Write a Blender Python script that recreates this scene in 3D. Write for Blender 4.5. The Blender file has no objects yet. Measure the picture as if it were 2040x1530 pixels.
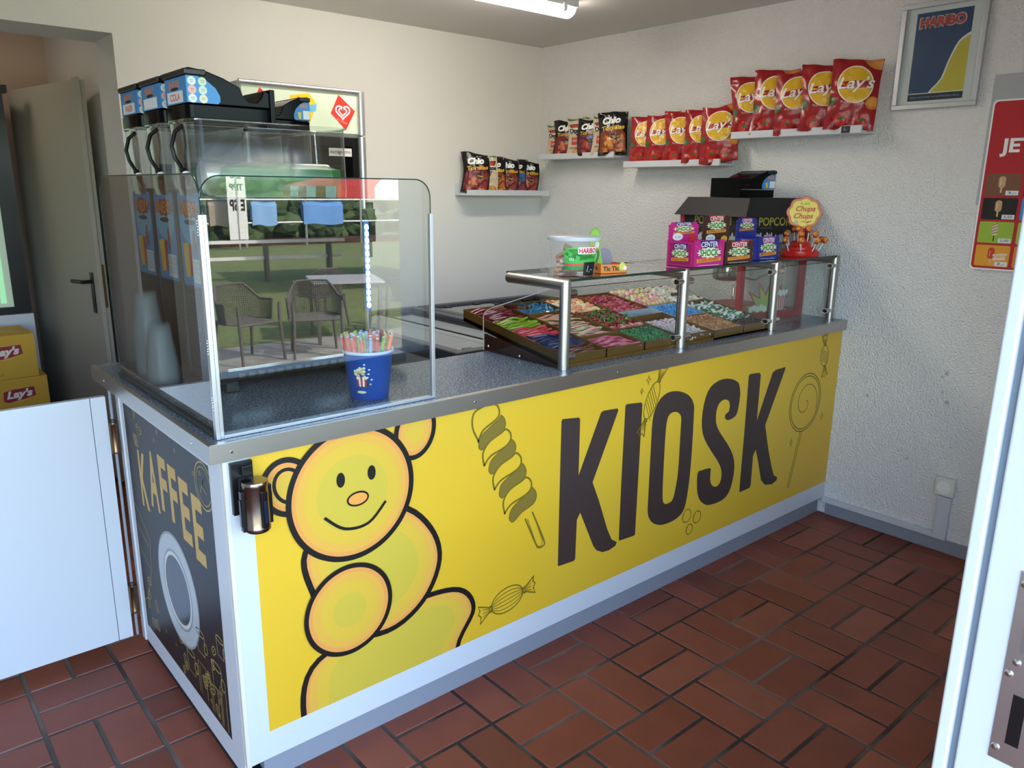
import bpy, bmesh, math, random
from mathutils import Vector, Matrix, noise
from mathutils.geometry import tessellate_polygon
PI = math.pi
sc = bpy.context.scene
COL = sc.collection
R = math.radians

# ------------------------------------------------------------------ camera, sky, sun, exposure
def srgb(h, k=1.0):
    h = h.lstrip('#')
    o = []
    for i in (0, 2, 4):
        c = int(h[i:i+2], 16)/255
        c = c/12.92 if c <= .04045 else ((c+.055)/1.055)**2.4
        o.append(min(1, c*k))
    return (o[0], o[1], o[2], 1)

YAW, PITCH, ROLL = .7089, -.2440, .0109
_fwd = Vector((math.sin(YAW)*math.cos(PITCH), math.cos(YAW)*math.cos(PITCH), math.sin(PITCH)))
_rt = Vector((math.cos(YAW), -math.sin(YAW), 0))
_up = _rt.cross(_fwd)
_r2 = math.cos(ROLL)*_rt + math.sin(ROLL)*_up
_u2 = -math.sin(ROLL)*_rt + math.cos(ROLL)*_up
cam_d = bpy.data.cameras.new('camera')
cam = bpy.data.objects.new('camera', cam_d); COL.objects.link(cam)
M4 = Matrix((_r2, _u2, -_fwd)).transposed().to_4x4()
M4.translation = Vector((-.5577, -1.6833, 1.511))
cam.matrix_world = M4
cam_d.sensor_width = 36; cam_d.lens = 36*1549.075/2040; cam_d.clip_start = .02; cam_d.clip_end = 200
sc.camera = cam

w = bpy.data.worlds.new('sky'); sc.world = w; w.use_nodes = True
nt = w.node_tree; nt.nodes.clear()
out = nt.nodes.new('ShaderNodeOutputWorld'); bg = nt.nodes.new('ShaderNodeBackground'); sky = nt.nodes.new('ShaderNodeTexSky')
sky.sky_type = 'NISHITA'; sky.sun_disc = False; sky.sun_elevation = R(42); sky.sun_rotation = R(20)
sky.air_density = 1.0; sky.dust_density = 2.0; sky.ozone_density = 1.0
nt.links.new(sky.outputs[0], bg.inputs[0]); nt.links.new(bg.outputs[0], out.inputs[0])
bg.inputs[1].default_value = .80

sd = bpy.data.lights.new('sun', 'SUN'); sd.energy = 8.5; sd.angle = R(.6); sd.color = (1, .95, .86)
sun = bpy.data.objects.new('sun', sd); COL.objects.link(sun)
sun.rotation_euler = Vector((-.30, -.74, -.70)).to_track_quat('-Z', 'Y').to_euler()
# light portal in the shop-front opening (emits nothing, guides sky sampling)
pd = bpy.data.lights.new('shop_front_portal', 'AREA'); pd.shape = 'RECTANGLE'; pd.size = 3.95; pd.size_y = 2.3; pd.cycles.is_portal = True
po = bpy.data.objects.new('shop_front_portal', pd); COL.objects.link(po)
po.location = (-.34, -1.72, 1.05); po.rotation_euler = (R(90), 0, 0)

vs = sc.view_settings
vs.view_transform = 'Standard'; vs.look = 'None'; vs.gamma = 1; vs.use_curve_mapping = False
vs.exposure = 1.38
sc.cycles.max_bounces = 10; sc.cycles.transparent_max_bounces = 24; sc.cycles.diffuse_bounces = 5
sc.cycles.caustics_reflective = False; sc.cycles.caustics_refractive = False
sc.cycles.sample_clamp_indirect = 6

# ------------------------------------------------------------------ materials
MATS = {}
def mat(name, hexc, rough=.5, metal=0, bump=None, emit=0, coat=0, aniso=None, k=1.0, noise_col=None):
    """bump=(scale,strength,dist); noise_col=(hex2, scale, contrast lo, hi)"""
    if name in MATS: return MATS[name]
    m = bpy.data.materials.new(name); m.use_nodes = True
    n = m.node_tree; b = n.nodes['Principled BSDF']
    b.inputs['Base Color'].default_value = srgb(hexc, k); b.inputs['Roughness'].default_value = rough
    b.inputs['Metallic'].default_value = metal
    if coat: b.inputs['Coat Weight'].default_value = coat; b.inputs['Coat Roughness'].default_value = .08
    if emit:
        b.inputs['Emission Color'].default_value = srgb(hexc, k); b.inputs['Emission Strength'].default_value = emit
    if bump or noise_col:
        tc = n.nodes.new('ShaderNodeTexCoord')
    if bump:
        t = n.nodes.new('ShaderNodeTexNoise'); t.inputs['Scale'].default_value = bump[0]; t.inputs['Detail'].default_value = 3
        bp = n.nodes.new('ShaderNodeBump'); bp.inputs['Strength'].default_value = bump[1]; bp.inputs['Distance'].default_value = bump[2]
        n.links.new(tc.outputs['Object'], t.inputs[0]); n.links.new(t.outputs[0], bp.inputs['Height']); n.links.new(bp.outputs[0], b.inputs['Normal'])
    if noise_col:
        t = n.nodes.new('ShaderNodeTexNoise'); t.inputs['Scale'].default_value = noise_col[1]; t.inputs['Detail'].default_value = 4
        r = n.nodes.new('ShaderNodeValToRGB'); r.color_ramp.elements[0].position = noise_col[2]; r.color_ramp.elements[1].position = noise_col[3]
        r.color_ramp.elements[0].color = srgb(hexc, k); r.color_ramp.elements[1].color = srgb(noise_col[0], k)
        n.links.new(tc.outputs['Object'], t.inputs[0]); n.links.new(t.outputs[0], r.inputs[0]); n.links.new(r.outputs[0], b.inputs['Base Color'])
    MATS[name] = m; return m

def ink(hexc, rough=.45):
    return mat('ink_%s_%d' % (hexc.lstrip('#'), int(rough*100)), hexc, rough)

def glass(name, tint='#ffffff', boost=1.0, rough=0.0):
    """thin pane: clear transmission plus Fresnel reflection of its two surfaces"""
    if name in MATS: return MATS[name]
    m = bpy.data.materials.new(name); m.use_nodes = True; n = m.node_tree; n.nodes.clear()
    o = n.nodes.new('ShaderNodeOutputMaterial'); mx = n.nodes.new('ShaderNodeMixShader')
    tr = n.nodes.new('ShaderNodeBsdfTransparent'); gl = n.nodes.new('ShaderNodeBsdfGlossy'); fr = n.nodes.new('ShaderNodeLayerWeight'); fr.inputs[0].default_value = .5
    tr.inputs[0].default_value = srgb(tint); gl.inputs['Roughness'].default_value = rough
    pw = n.nodes.new('ShaderNodeMath'); pw.operation = 'POWER'; pw.inputs[1].default_value = 5      # Schlick's approximation, same from both sides
    ma = n.nodes.new('ShaderNodeMath'); ma.operation = 'MULTIPLY_ADD'; ma.inputs[1].default_value = .96; ma.inputs[2].default_value = .04
    mu = n.nodes.new('ShaderNodeMath'); mu.operation = 'MULTIPLY'; mu.inputs[1].default_value = boost; mu.use_clamp = True
    n.links.new(fr.outputs['Facing'], pw.inputs[0]); n.links.new(pw.outputs[0], ma.inputs[0]); n.links.new(ma.outputs[0], mu.inputs[0]); n.links.new(mu.outputs[0], mx.inputs[0])
    n.links.new(tr.outputs[0], mx.inputs[1]); n.links.new(gl.outputs[0], mx.inputs[2]); n.links.new(mx.outputs[0], o.inputs[0])
    MATS[name] = m; return m

def milky(name, hexc, alpha, rough=.3):
    if name in MATS: return MATS[name]
    m = mat(name, hexc, rough); m.node_tree.nodes['Principled BSDF'].inputs['Alpha'].default_value = alpha
    return m

# ------------------------------------------------------------------ mesh builder
class MB:
    def __init__(s):
        s.bm = bmesh.new(); s.mats = []; s.M = Matrix()
    def mi(s, m):
        if m not in s.mats: s.mats.append(m)
        return s.mats.index(m)
    def faces(s, verts, faces, m):
        i = s.mi(m); vs_ = [s.bm.verts.new(s.M @ Vector(v)) for v in verts]
        out = []
        for f in faces:
            try:
                fc = s.bm.faces.new([vs_[k] for k in f]); fc.material_index = i; out.append(fc)
            except ValueError: pass
        return out
    def box(s, a, b, m, rot=None):
        x0, y0, z0 = [min(a[i], b[i]) for i in range(3)]; x1, y1, z1 = [max(a[i], b[i]) for i in range(3)]
        v = [(x0,y0,z0),(x1,y0,z0),(x1,y1,z0),(x0,y1,z0),(x0,y0,z1),(x1,y0,z1),(x1,y1,z1),(x0,y1,z1)]
        if rot: v = [rot @ Vector(p) for p in v]
        s.faces(v, [(0,3,2,1),(4,5,6,7),(0,1,5,4),(1,2,6,5),(2,3,7,6),(3,0,4,7)], m)
    def hexa(s, v, m):
        s.faces(v, [(0,3,2,1),(4,5,6,7),(0,1,5,4),(1,2,6,5),(2,3,7,6),(3,0,4,7)], m)
    def prism(s, poly, vec, m):
        """extrude closed 3-D polygon along vec"""
        n = len(poly); vec = Vector(vec)
        v = [Vector(p) for p in poly] + [Vector(p)+vec for p in poly]
        f = [tuple(range(n-1, -1, -1)), tuple(range(n, 2*n))] + [(i, (i+1) % n, n+(i+1) % n, n+i) for i in range(n)]
        s.faces(v, f, m)
    def tube(s, path, r, m, seg=12, caps=True, rads=None):
        P = [Vector(p) for p in path]; rings = []
        prev = None
        for i, p in enumerate(P):
            t = (P[min(i+1, len(P)-1)]-P[max(i-1, 0)]).normalized()
            if prev is None:
                a = Vector((0,0,1)) if abs(t.z) < .9 else Vector((1,0,0))
                u = t.cross(a).normalized()
            else:
                u = (prev - t*prev.dot(t)).normalized()
            prev = u; wv = t.cross(u); rr = rads[i] if rads else r
            rings.append([p+u*rr*math.cos(2*PI*k/seg)+wv*rr*math.sin(2*PI*k/seg) for k in range(seg)])
        v = [q for rg in rings for q in rg]; f = []
        for i in range(len(P)-1):
            for k in range(seg):
                a = i*seg+k; b = i*seg+(k+1) % seg; f.append((a, b, b+seg, a+seg))
        if caps:
            f.append(tuple(range(seg-1, -1, -1))); f.append(tuple((len(P)-1)*seg+k for k in range(seg)))
        s.faces(v, f, m)
    def cyl(s, a, b, r, m, seg=20): s.tube([a, b], r, m, seg)
    def lathe(s, prof, c, m, seg=28, axis='z', mfun=None):
        """prof: list (r,h)"""
        v = []; f = []
        for r_, h in prof:
            for k in range(seg):
                an = 2*PI*k/seg
                p = (r_*math.cos(an), r_*math.sin(an), h)
                if axis == 'y': p = (p[0], p[2], p[1])
                if axis == 'x': p = (p[2], p[0], p[1])
                v.append(Vector(c)+Vector(p))
        for i in range(len(prof)-1):
            for k in range(seg):
                a = i*seg+k; b = i*seg+(k+1) % seg
                f.append((a, b, b+seg, a+seg))
        if prof[0][0] > 1e-6: f.append(tuple(range(seg-1, -1, -1)))
        if prof[-1][0] > 1e-6: f.append(tuple((len(prof)-1)*seg+k for k in range(seg)))
        s.faces(v, f, m)
    def ball(s, c, r, m, sx=1, sy=1, sz=1, sub=2, rot=None):
        b2 = bmesh.new(); bmesh.ops.create_icosphere(b2, subdivisions=sub, radius=r)
        mt = Matrix.Diagonal((sx, sy, sz)).to_4x4()
        if rot: mt = rot.to_4x4() @ mt
        vv = [Vector(c)+(mt @ v.co) for v in b2.verts]; ff = [tuple(q.index for q in fc.verts) for fc in b2.faces]
        b2.free(); s.faces(vv, ff, m)
    def grid(s, fn, nu, nv, m, close_u=False):
        v = [fn(i/nu, j/nv) for j in range(nv+1) for i in range(nu+1)]; f = []
        for j in range(nv):
            for i in range(nu):
                a = j*(nu+1)+i; f.append((a, a+1, a+nu+2, a+nu+1))
        s.faces(v, f, m)
    def build(s, name, parent=None, smooth=40, bevel=0, recalc=True, weld=False):
        if weld: bmesh.ops.remove_doubles(s.bm, verts=s.bm.verts, dist=1e-5)
        if recalc: bmesh.ops.recalc_face_normals(s.bm, faces=s.bm.faces)
        me = bpy.data.meshes.new(name); s.bm.to_mesh(me); s.bm.free()
        for m in s.mats: me.materials.append(m)
        if smooth:
            me.shade_smooth(); me.set_sharp_from_angle(angle=R(smooth))
        o = bpy.data.objects.new(name, me); COL.objects.link(o)
        if parent: o.parent = parent
        if bevel:
            bv = o.modifiers.new('bevel', 'BEVEL'); bv.width = bevel; bv.segments = 2; bv.limit_method = 'ANGLE'; bv.angle_limit = R(50)
            bv.harden_normals = True
        return o

def thing(name, label, cat, loc=(0,0,0), rz=0, group=None):
    o = bpy.data.objects.new(name, None); COL.objects.link(o); o.location = loc; o.rotation_euler = (0, 0, rz)
    o.empty_display_size = .05; o['label'] = label; o['category'] = cat
    if group: o['group'] = group
    return o
def tag(o, label, cat, group=None, kind=None):
    o['label'] = label; o['category'] = cat
    if group: o['group'] = group
    if kind: o['kind'] = kind
    return o
def struct(o, label=None):
    o['kind'] = 'structure'
    if label: o['label'] = label
    return o
def dup(root, loc=None, rot=None, label=None, group=None, scale=None):
    r = root.copy(); COL.objects.link(r)
    if loc is not None: r.location = loc
    if rot is not None: r.rotation_euler = rot
    if scale is not None: r.scale = scale
    if label: r['label'] = label
    if group: r['group'] = group
    for ch in list(root.children):
        c = ch.copy(); COL.objects.link(c); c.parent = r
        for g in list(ch.children):
            d = g.copy(); COL.objects.link(d); d.parent = c
    return r

# ------------------------------------------------------------------ printed artwork (flat shapes laid on a surface)
_TX = {}
def text_mesh(s, bold=0.0, shear=0.0):
    key = (s, bold, shear)
    if key in _TX: return _TX[key]
    cu = bpy.data.curves.new('t', 'FONT'); cu.body = s; cu.size = 1; cu.offset = bold; cu.shear = shear
    cu.resolution_u = 3; cu.fill_mode = 'FRONT'
    o = bpy.data.objects.new('t', cu); COL.objects.link(o)
    dg = bpy.context.evaluated_depsgraph_get(); dg.update()
    me = bpy.data.meshes.new_from_object(o.evaluated_get(dg))
    vs_ = [(v.co.x, v.co.y) for v in me.vertices]; fs = [tuple(p.vertices) for p in me.polygons]
    bpy.data.objects.remove(o); bpy.data.curves.remove(cu); bpy.data.meshes.remove(me)
    if vs_:
        x0 = min(v[0] for v in vs_); x1 = max(v[0] for v in vs_); y0 = min(v[1] for v in vs_); y1 = max(v[1] for v in vs_)
        vs_ = [((v[0]-x0)/max(1e-6, x1-x0)-.5, (v[1]-y0)/max(1e-6, y1-y0)-.5) for v in vs_]
    _TX[key] = (vs_, fs); return _TX[key]

def clip_poly(P, r):
    x0, x1, y0, y1 = r
    for ax, lim, sgn in ((0, x0, 1), (0, x1, -1), (1, y0, 1), (1, y1, -1)):
        o = []
        for i in range(len(P)):
            a = P[i]; b = P[(i+1) % len(P)]
            ia = (a[ax]-lim)*sgn >= 0; ib = (b[ax]-lim)*sgn >= 0
            if ia: o.append(a)
            if ia != ib:
                t = (lim-a[ax])/(b[ax]-a[ax]); o.append((a[0]+(b[0]-a[0])*t, a[1]+(b[1]-a[1])*t))
        P = o
        if len(P) < 3: return []
    return P

def smooth_closed(P, n=4):
    o = []; L = len(P)
    for i in range(L):
        p0, p1, p2, p3 = P[i-1], P[i], P[(i+1) % L], P[(i+2) % L]
        for k in range(n):
            t = k/n
            o.append(tuple(.5*(2*p1[a]+(p2[a]-p0[a])*t+(2*p0[a]-5*p1[a]+4*p2[a]-p3[a])*t*t+(3*p1[a]-p0[a]-3*p2[a]+p3[a])*t**3) for a in (0, 1)))
    return o
def smooth_open(P, n=5):
    o = []; L = len(P)
    for i in range(L-1):
        p0 = P[max(i-1, 0)]; p1 = P[i]; p2 = P[i+1]; p3 = P[min(i+2, L-1)]
        for k in range(n):
            t = k/n
            o.append(tuple(.5*(2*p1[a]+(p2[a]-p0[a])*t+(2*p0[a]-5*p1[a]+4*p2[a]-p3[a])*t*t+(3*p1[a]-p0[a]-3*p2[a]+p3[a])*t**3) for a in (0, 1)))
    o.append(tuple(P[-1])); return o
def ell(cx, cy, rx, ry=None, rot=0, n=28, a0=0, a1=2*PI):
    ry = rx if ry is None else ry; c, s_ = math.cos(rot), math.sin(rot); o = []
    full = abs(a1-a0-2*PI) < 1e-6
    for k in range(n if full else n+1):
        t = a0+(a1-a0)*k/n; x, y = rx*math.cos(t), ry*math.sin(t); o.append((cx+x*c-y*s_, cy+x*s_+y*c))
    return o
def rrect(x0, x1, y0, y1, r, n=5):
    o = []
    for cx, cy, a in ((x1-r, y1-r, 0), (x0+r, y1-r, PI/2), (x0+r, y0+r, PI), (x1-r, y0+r, 1.5*PI)):
        for k in range(n+1):
            t = a+PI/2*k/n; o.append((cx+r*math.cos(t), cy+r*math.sin(t)))
    return o

class Art:
    """collects flat coloured shapes in (u,v); put() lays them on a surface through fn(u,v,h)"""
    def __init__(s, clip=None): s.tris = []; s.layer = 1; s.clip = clip
    def _add(s, P, m):
        if s.clip: P = clip_poly(P, s.clip)
        if len(P) >= 3: s.tris.append((P, s.layer, m))
    def fill(s, P, m, holes=(), layer=None):
        if layer: s.layer = layer
        loops = [[Vector((p[0], p[1], 0)) for p in P]]+[[Vector((p[0], p[1], 0)) for p in h] for h in holes]
        flat = [tuple(p) for p in P]+[tuple(p) for h in holes for p in h]
        if not holes and s.clip:
            Pc = clip_poly(list(P), s.clip)
            if len(Pc) < 3: return
            loops = [[Vector((p[0], p[1], 0)) for p in Pc]]; flat = Pc
            for t in tessellate_polygon(loops): s.tris.append(([flat[i] for i in t], s.layer, m))
        else:
            for t in tessellate_polygon(loops): s._add([flat[i] for i in t], m)
        s.layer += 1
    def rect(s, x0, x1, y0, y1, m, layer=None): s.fill([(x0,y0),(x1,y0),(x1,y1),(x0,y1)], m, layer=layer)
    def stroke(s, P, wd, m, closed=False, layer=None, taper=False):
        if layer: s.layer = layer
        L = len(P); nrm = []
        for i in range(L):
            a = P[(i-1) % L] if closed else P[max(i-1, 0)]; b = P[(i+1) % L] if closed else P[min(i+1, L-1)]
            dx, dy = b[0]-a[0], b[1]-a[1]; q = math.hypot(dx, dy) or 1; nrm.append((-dy/q, dx/q))
        ww = [wd*(1 if not taper else max(.12, math.sin(PI*min(1, max(0, (i+.3)/(L-.4)))))) for i in range(L)]
        for i in range(L if closed else L-1):
            j = (i+1) % L; a, b = P[i], P[j]
            s._add([(a[0]-nrm[i][0]*ww[i]/2, a[1]-nrm[i][1]*ww[i]/2), (b[0]-nrm[j][0]*ww[j]/2, b[1]-nrm[j][1]*ww[j]/2),
                    (b[0]+nrm[j][0]*ww[j]/2, b[1]+nrm[j][1]*ww[j]/2), (a[0]+nrm[i][0]*ww[i]/2, a[1]+nrm[i][1]*ww[i]/2)], m)
        s.layer += 1
    def text(s, t, cx, cy, w_, h_, m, bold=0., shear=0., rot=0, layer=None, warp=None, flip=False):
        if layer: s.layer = layer
        V, F = text_mesh(t, bold, shear); c, sn = math.cos(rot), math.sin(rot)
        for f in F:
            P = []
            for i in f:
                x, y = V[i][0]*w_, V[i][1]*h_
                if flip: x = -x
                if warp: x, y = warp(x, y)
                P.append((cx+x*c-y*sn, cy+x*sn+y*c))
            s._add(P, m)
        s.layer += 1
    def put(s, mb, fn, step=None, dz=.0004):
        if step:
            for P, ly, m in s.tris:
                x0 = min(p[0] for p in P); x1 = max(p[0] for p in P); y0 = min(p[1] for p in P); y1 = max(p[1] for p in P)
                i0, i1 = math.floor(x0/step), math.floor(x1/step-1e-9); j0, j1 = math.floor(y0/step), math.floor(y1/step-1e-9)
                for i in range(i0, i1+1):
                    for j in range(j0, j1+1):
                        Q = P if (i0 == i1 and j0 == j1) else clip_poly(list(P), (i*step, (i+1)*step, j*step, (j+1)*step))
                        if len(Q) >= 3: mb.faces([fn(p[0], p[1], ly*dz) for p in Q], [tuple(range(len(Q)))], m)
        else:
            for P, ly, m in s.tris: mb.faces([fn(p[0], p[1], ly*dz) for p in P], [tuple(range(len(P)))], m)
def plane_fn(O, U, V, N):
    O, U, V, N = Vector(O), Vector(U), Vector(V), Vector(N)
    return lambda u, v, h: O+U*u+V*v+N*h
def rsphere(w_, n=None): pass

ART={'K1': [(1110, 798), (1114, 805), (1188, 797), (1195, 790), (1196, 595), (1293, 794), (1305, 799), (1375, 795), (1380, 787), (1265, 554), (1301, 477), (1350, 357), (1375, 311), (1403, 293), (1396, 280), (1365, 273), (1330, 276), (1298, 293), (1281, 314), (1210, 458), (1195, 437), (1193, 293), (1185, 288), (1113, 292), (1111, 298), (1110, 589)], 'I': [(1415, 798), (1423, 802), (1498, 795), (1505, 788), (1502, 293), (1493, 290), (1416, 294), (1413, 300), (1412, 537)], 'O': [(1658, 808), (1716, 800), (1772, 775), (1803, 739), (1810, 695), (1813, 505), (1806, 394), (1789, 317), (1743, 288), (1672, 285), (1625, 297), (1588, 322), (1568, 360), (1566, 423), (1565, 606), (1566, 717), (1584, 769), (1614, 797)], 'Oi': [(1689, 726), (1713, 719), (1732, 698), (1734, 648), (1735, 491), (1725, 414), (1711, 374), (1682, 367), (1662, 373), (1650, 402), (1646, 512), (1645, 650), (1651, 705), (1666, 723)], 'S': [(2098, 766), (2111, 727), (2105, 667), (2089, 637), (2042, 629), (2018, 641), (2019, 658), (2040, 666), (2043, 694), (2031, 712), (2004, 721), (1972, 712), (1956, 685), (1958, 636), (1988, 590), (2049, 528), (2096, 468), (2113, 413), (2107, 354), (2085, 307), (2040, 286), (1959, 288), (1918, 303), (1882, 334), (1864, 380), (1860, 446), (1881, 453), (1939, 450), (1947, 438), (1948, 400), (1962, 372), (1990, 358), (2016, 367), (2025, 399), (2014, 435), (1982, 476), (1915, 548), (1876, 604), (1863, 662), (1869, 724), (1888, 771), (1923, 797), (1980, 807), (2040, 799), (2083, 781)], 'K2': [(2161, 793), (2169, 800), (2237, 796), (2250, 786), (2250, 588), (2339, 782), (2361, 790), (2437, 793), (2437, 783), (2319, 555), (2363, 436), (2404, 346), (2427, 304), (2457, 289), (2456, 274), (2418, 264), (2361, 275), (2326, 305), (2283, 413), (2262, 458), (2246, 435), (2248, 301), (2238, 291), (2165, 290), (2164, 322), (2164, 547)], 'twd': [[(776, 792), (785, 815), (822, 838), (850, 853), (859, 864), (873, 849), (876, 830), (864, 811), (822, 795), (796, 776), (785, 772), (776, 780)], [(814, 709), (824, 732), (862, 755), (891, 770), (900, 781), (915, 766), (918, 746), (905, 727), (862, 711), (836, 692), (824, 688), (815, 697)], [(855, 623), (864, 646), (903, 668), (933, 684), (943, 695), (958, 678), (962, 658), (948, 639), (904, 623), (877, 605), (865, 601), (856, 610)], [(896, 533), (907, 556), (947, 579), (978, 594), (987, 605), (1003, 588), (1007, 567), (993, 547), (948, 532), (919, 513), (907, 510), (897, 520)]], 'twl': [[(774, 802), (753, 845), (756, 886), (785, 901), (822, 905), (844, 897), (853, 874), (841, 855), (792, 831), (774, 802)], [(796, 721), (791, 759), (815, 790), (860, 809), (879, 817), (896, 802), (897, 780), (876, 762), (822, 746), (800, 726)], [(836, 635), (830, 674), (855, 706), (901, 724), (921, 733), (939, 716), (940, 693), (918, 676), (863, 660), (840, 641)], [(877, 546), (871, 587), (896, 619), (944, 636), (964, 644), (983, 627), (984, 603), (961, 586), (905, 571), (881, 552)]], 'tws': [(961, 506), (1008, 407), (1021, 389), (1039, 388), (1045, 406), (991, 521)], 'candyA': [(891, 249), (825, 245), (956, 261)], 'lol': [(2635, 601), (2609, 734), (2661, 467), (2507, 605), (2774, 601), (2617, 475), (2556, 216)], 'candyB': [(1560, 788), (1588, 848), (1528, 728), (1635, 881), (1522, 667), (1562, 902)], 'circ': [(1809, 282), (1877, 259), (1831, 219), (1780, 290)], 'stars': [(1532, 871), (1498, 835), (2799, 507), (2547, 431)], 'candyC': [(2758, 802), (2763, 737), (2769, 873), (2800, 769)]}
# ------------------------------------------------------------------ dimensions (metres)
L, D, CH = 2.909, 2.108, 2.362          # right wall, back wall, ceiling height
YF = -1.43                              # inner face of the shop-front wall
XL = -1.30                              # left wall of the staff side
XF = -2.50                              # unseen left wall of the customer side, set out for the widened opening
H = .95                                 # worktop height
M_wall = mat('white_plaster', '#dfdcd8', .92, bump=(170, .35, .004)); M_rough = mat('woodchip_plaster', '#efedea', .9, bump=(130, 1.0, .013))
M_ceil = mat('ceiling_paint', '#d6d2cc', .95, bump=(60, .2, .004))
M_pink = mat('back_room_paint', '#cdb4a6', .95)
M_white = mat('white_board', '#cdd0d6', .35)
M_pvc = mat('white_plastic', '#cbced4', .3)
M_grey = mat('grey_plinth', '#8b8f99', .5)
M_steel = mat('brushed_steel', '#bdbab6', .34, 1.0)
M_steel2 = mat('polished_steel', '#cfcdca', .16, 1.0)
M_alu = mat('aluminium', '#c9cacd', .34, .85)
M_black = mat('black_plastic', '#0d0d0f', .3)
M_blackm = mat('black_matt', '#161517', .6)
M_dark = mat('dark_grey', '#2b2c2f', .45)
M_red = mat('red_enamel', '#a3202c', .35)
M_glass = glass('clear_glass', '#f2f7f4', 1.9)
M_gedge = mat('glass_edge', '#20382f', .2)
M_acry = glass('clear_acrylic', '#f7f7f5', 1.6)

# ------------------------------------------------------------------ tiled floor
def floor_mat():
    m = bpy.data.materials.new('quarry_tile'); m.use_nodes = True; n = m.node_tree; b = n.nodes['Principled BSDF']
    at = n.nodes.new('ShaderNodeAttribute'); at.attribute_name = 'tone'
    r = n.nodes.new('ShaderNodeValToRGB'); r.color_ramp.elements[0].color = srgb('#81412f'); r.color_ramp.elements[1].color = srgb('#a45c47')
    e = r.color_ramp.elements.new(.5); e.color = srgb('#944b36')
    tc = n.nodes.new('ShaderNodeTexCoord'); t = n.nodes.new('ShaderNodeTexNoise'); t.inputs['Scale'].default_value = 9; t.inputs['Detail'].default_value = 6
    mx = n.nodes.new('ShaderNodeMix'); mx.data_type = 'RGBA'; mx.blend_type = 'MULTIPLY'; mx.inputs[0].default_value = .35
    n.links.new(at.outputs['Fac'], r.inputs[0]); n.links.new(tc.outputs['Object'], t.inputs[0])
    n.links.new(r.outputs[0], mx.inputs[6]); n.links.new(t.outputs[0], mx.inputs[7]); n.links.new(mx.outputs[2], b.inputs['Base Color'])
    b.inputs['Roughness'].default_value = .5
    t2 = n.nodes.new('ShaderNodeTexNoise'); t2.inputs['Scale'].default_value = 160; bp = n.nodes.new('ShaderNodeBump'); bp.inputs['Strength'].default_value = .25; bp.inputs['Distance'].default_value = .002
    n.links.new(tc.outputs['Object'], t2.inputs[0]); n.links.new(t2.outputs[0], bp.inputs['Height']); n.links.new(bp.outputs[0], b.inputs['Normal'])
    return m
M_tile = floor_mat()
M_grout = mat('grout', '#73665c', .9, noise_col=('#372d28', 2.2, .40, .58))
def build_floor():
    rnd = random.Random(4); mb = MB()
    x0, x1, y0, y1 = XF, L, YF-.25, 3.65
    mb.faces([(x0,y0,-.0025),(x1,y0,-.0025),(x1,y1,-.0025),(x0,y1,-.0025)], [(0,1,2,3)], M_grout)
    mb.faces([(x0,y0,-.10),(x1,y0,-.10),(x1,y1,-.10),(x0,y1,-.10)], [(3,2,1,0)], M_grout)
    lay = mb.bm.faces.layers.float.new('tone')
    cx, cy = .2515, .2525
    for i in range(-15, 9):
        for j in range(-7, 17):
            ax = .937+cx*i; ay = -.4135+cy*j
            for k in range(2):
                g = .0060; gm = .006
                if (i+j) % 2: r = [ax, ax+cx, ay+cy/2*k, ay+cy/2*(k+1)]
                else: r = [ax+cx/2*k, ax+cx/2*(k+1), ay, ay+cy]
                r = [r[0]+g, r[1]-g, r[2]+g, r[3]-g]
                r[0] = max(r[0], x0); r[1] = min(r[1], x1); r[2] = max(r[2], y0); r[3] = min(r[3], y1)
                if r[1]-r[0] < .01 or r[3]-r[2] < .01: continue
                e = .0015; z = rnd.uniform(-.0004, .0004)
                v = [(r[0],r[2],-.0025),(r[1],r[2],-.0025),(r[1],r[3],-.0025),(r[0],r[3],-.0025),
                     (r[0]+e,r[2]+e,z),(r[1]-e,r[2]+e,z),(r[1]-e,r[3]-e,z),(r[0]+e,r[3]-e,z)]
                fs = mb.faces(v, [(4,5,6,7),(0,1,5,4),(1,2,6,5),(2,3,7,6),(3,0,4,7)], M_tile)
                t = min(1, max(0, rnd.gauss(.5, .25)))
                for f in fs: f[lay] = t
    return struct(mb.build('floor', recalc=False, smooth=0))
build_floor()

# ------------------------------------------------------------------ walls, ceiling
mb = MB(); mb.box((XF, YF-.25, CH), (L+.15, 3.75, CH+.12), M_ceil); struct(mb.build('ceiling', smooth=0))
mb = MB(); mb.box((L, YF-.25, -.1), (L+.15, 3.75, CH), M_rough)
struct(mb.build('wall_right', smooth=0))
OX0, OX1, OZ = -.62, .451, 2.137       # doorway in the back wall
mb = MB()
mb.box((OX1, D, -.1), (L, D+.30, CH), M_wall); mb.box((OX0, D, OZ), (OX1, D+.30, CH), M_wall); mb.box((XL, D, -.1), (OX0, D+.30, CH), M_wall)
struct(mb.build('wall_back', smooth=0))
mb = MB(); mb.box((XF-.15, YF-.25, -.1), (XF, .95, CH+.1), M_wall); mb.box((XF-.15, .95, -.1), (XL, 3.75, CH+.1), M_wall); struct(mb.build('wall_left', smooth=0))
FX0, FX1, FZ = -2.30, 1.63, 2.18       # shop-front opening, widened out of view so more daylight reaches the right wall
mb = MB()
mb.box((XF, YF-.25, -.1), (FX0, YF, CH), M_wall); mb.box((FX1, YF-.25, -.1), (L, YF, CH), M_wall); mb.box((FX0, YF-.25, FZ), (FX1, YF, CH), M_wall)
struct(mb.build('wall_front', smooth=0))
mb = MB(); mb.box((XL, 3.55, -.1), (.62, 3.75, CH), M_pink); struct(mb.build('wall_back_room', smooth=0))
mb = MB(); mb.box((.475, D+.30, -.1), (.62, 3.55, CH), M_wall); struct(mb.build('wall_back_room_side', smooth=0))

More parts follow.
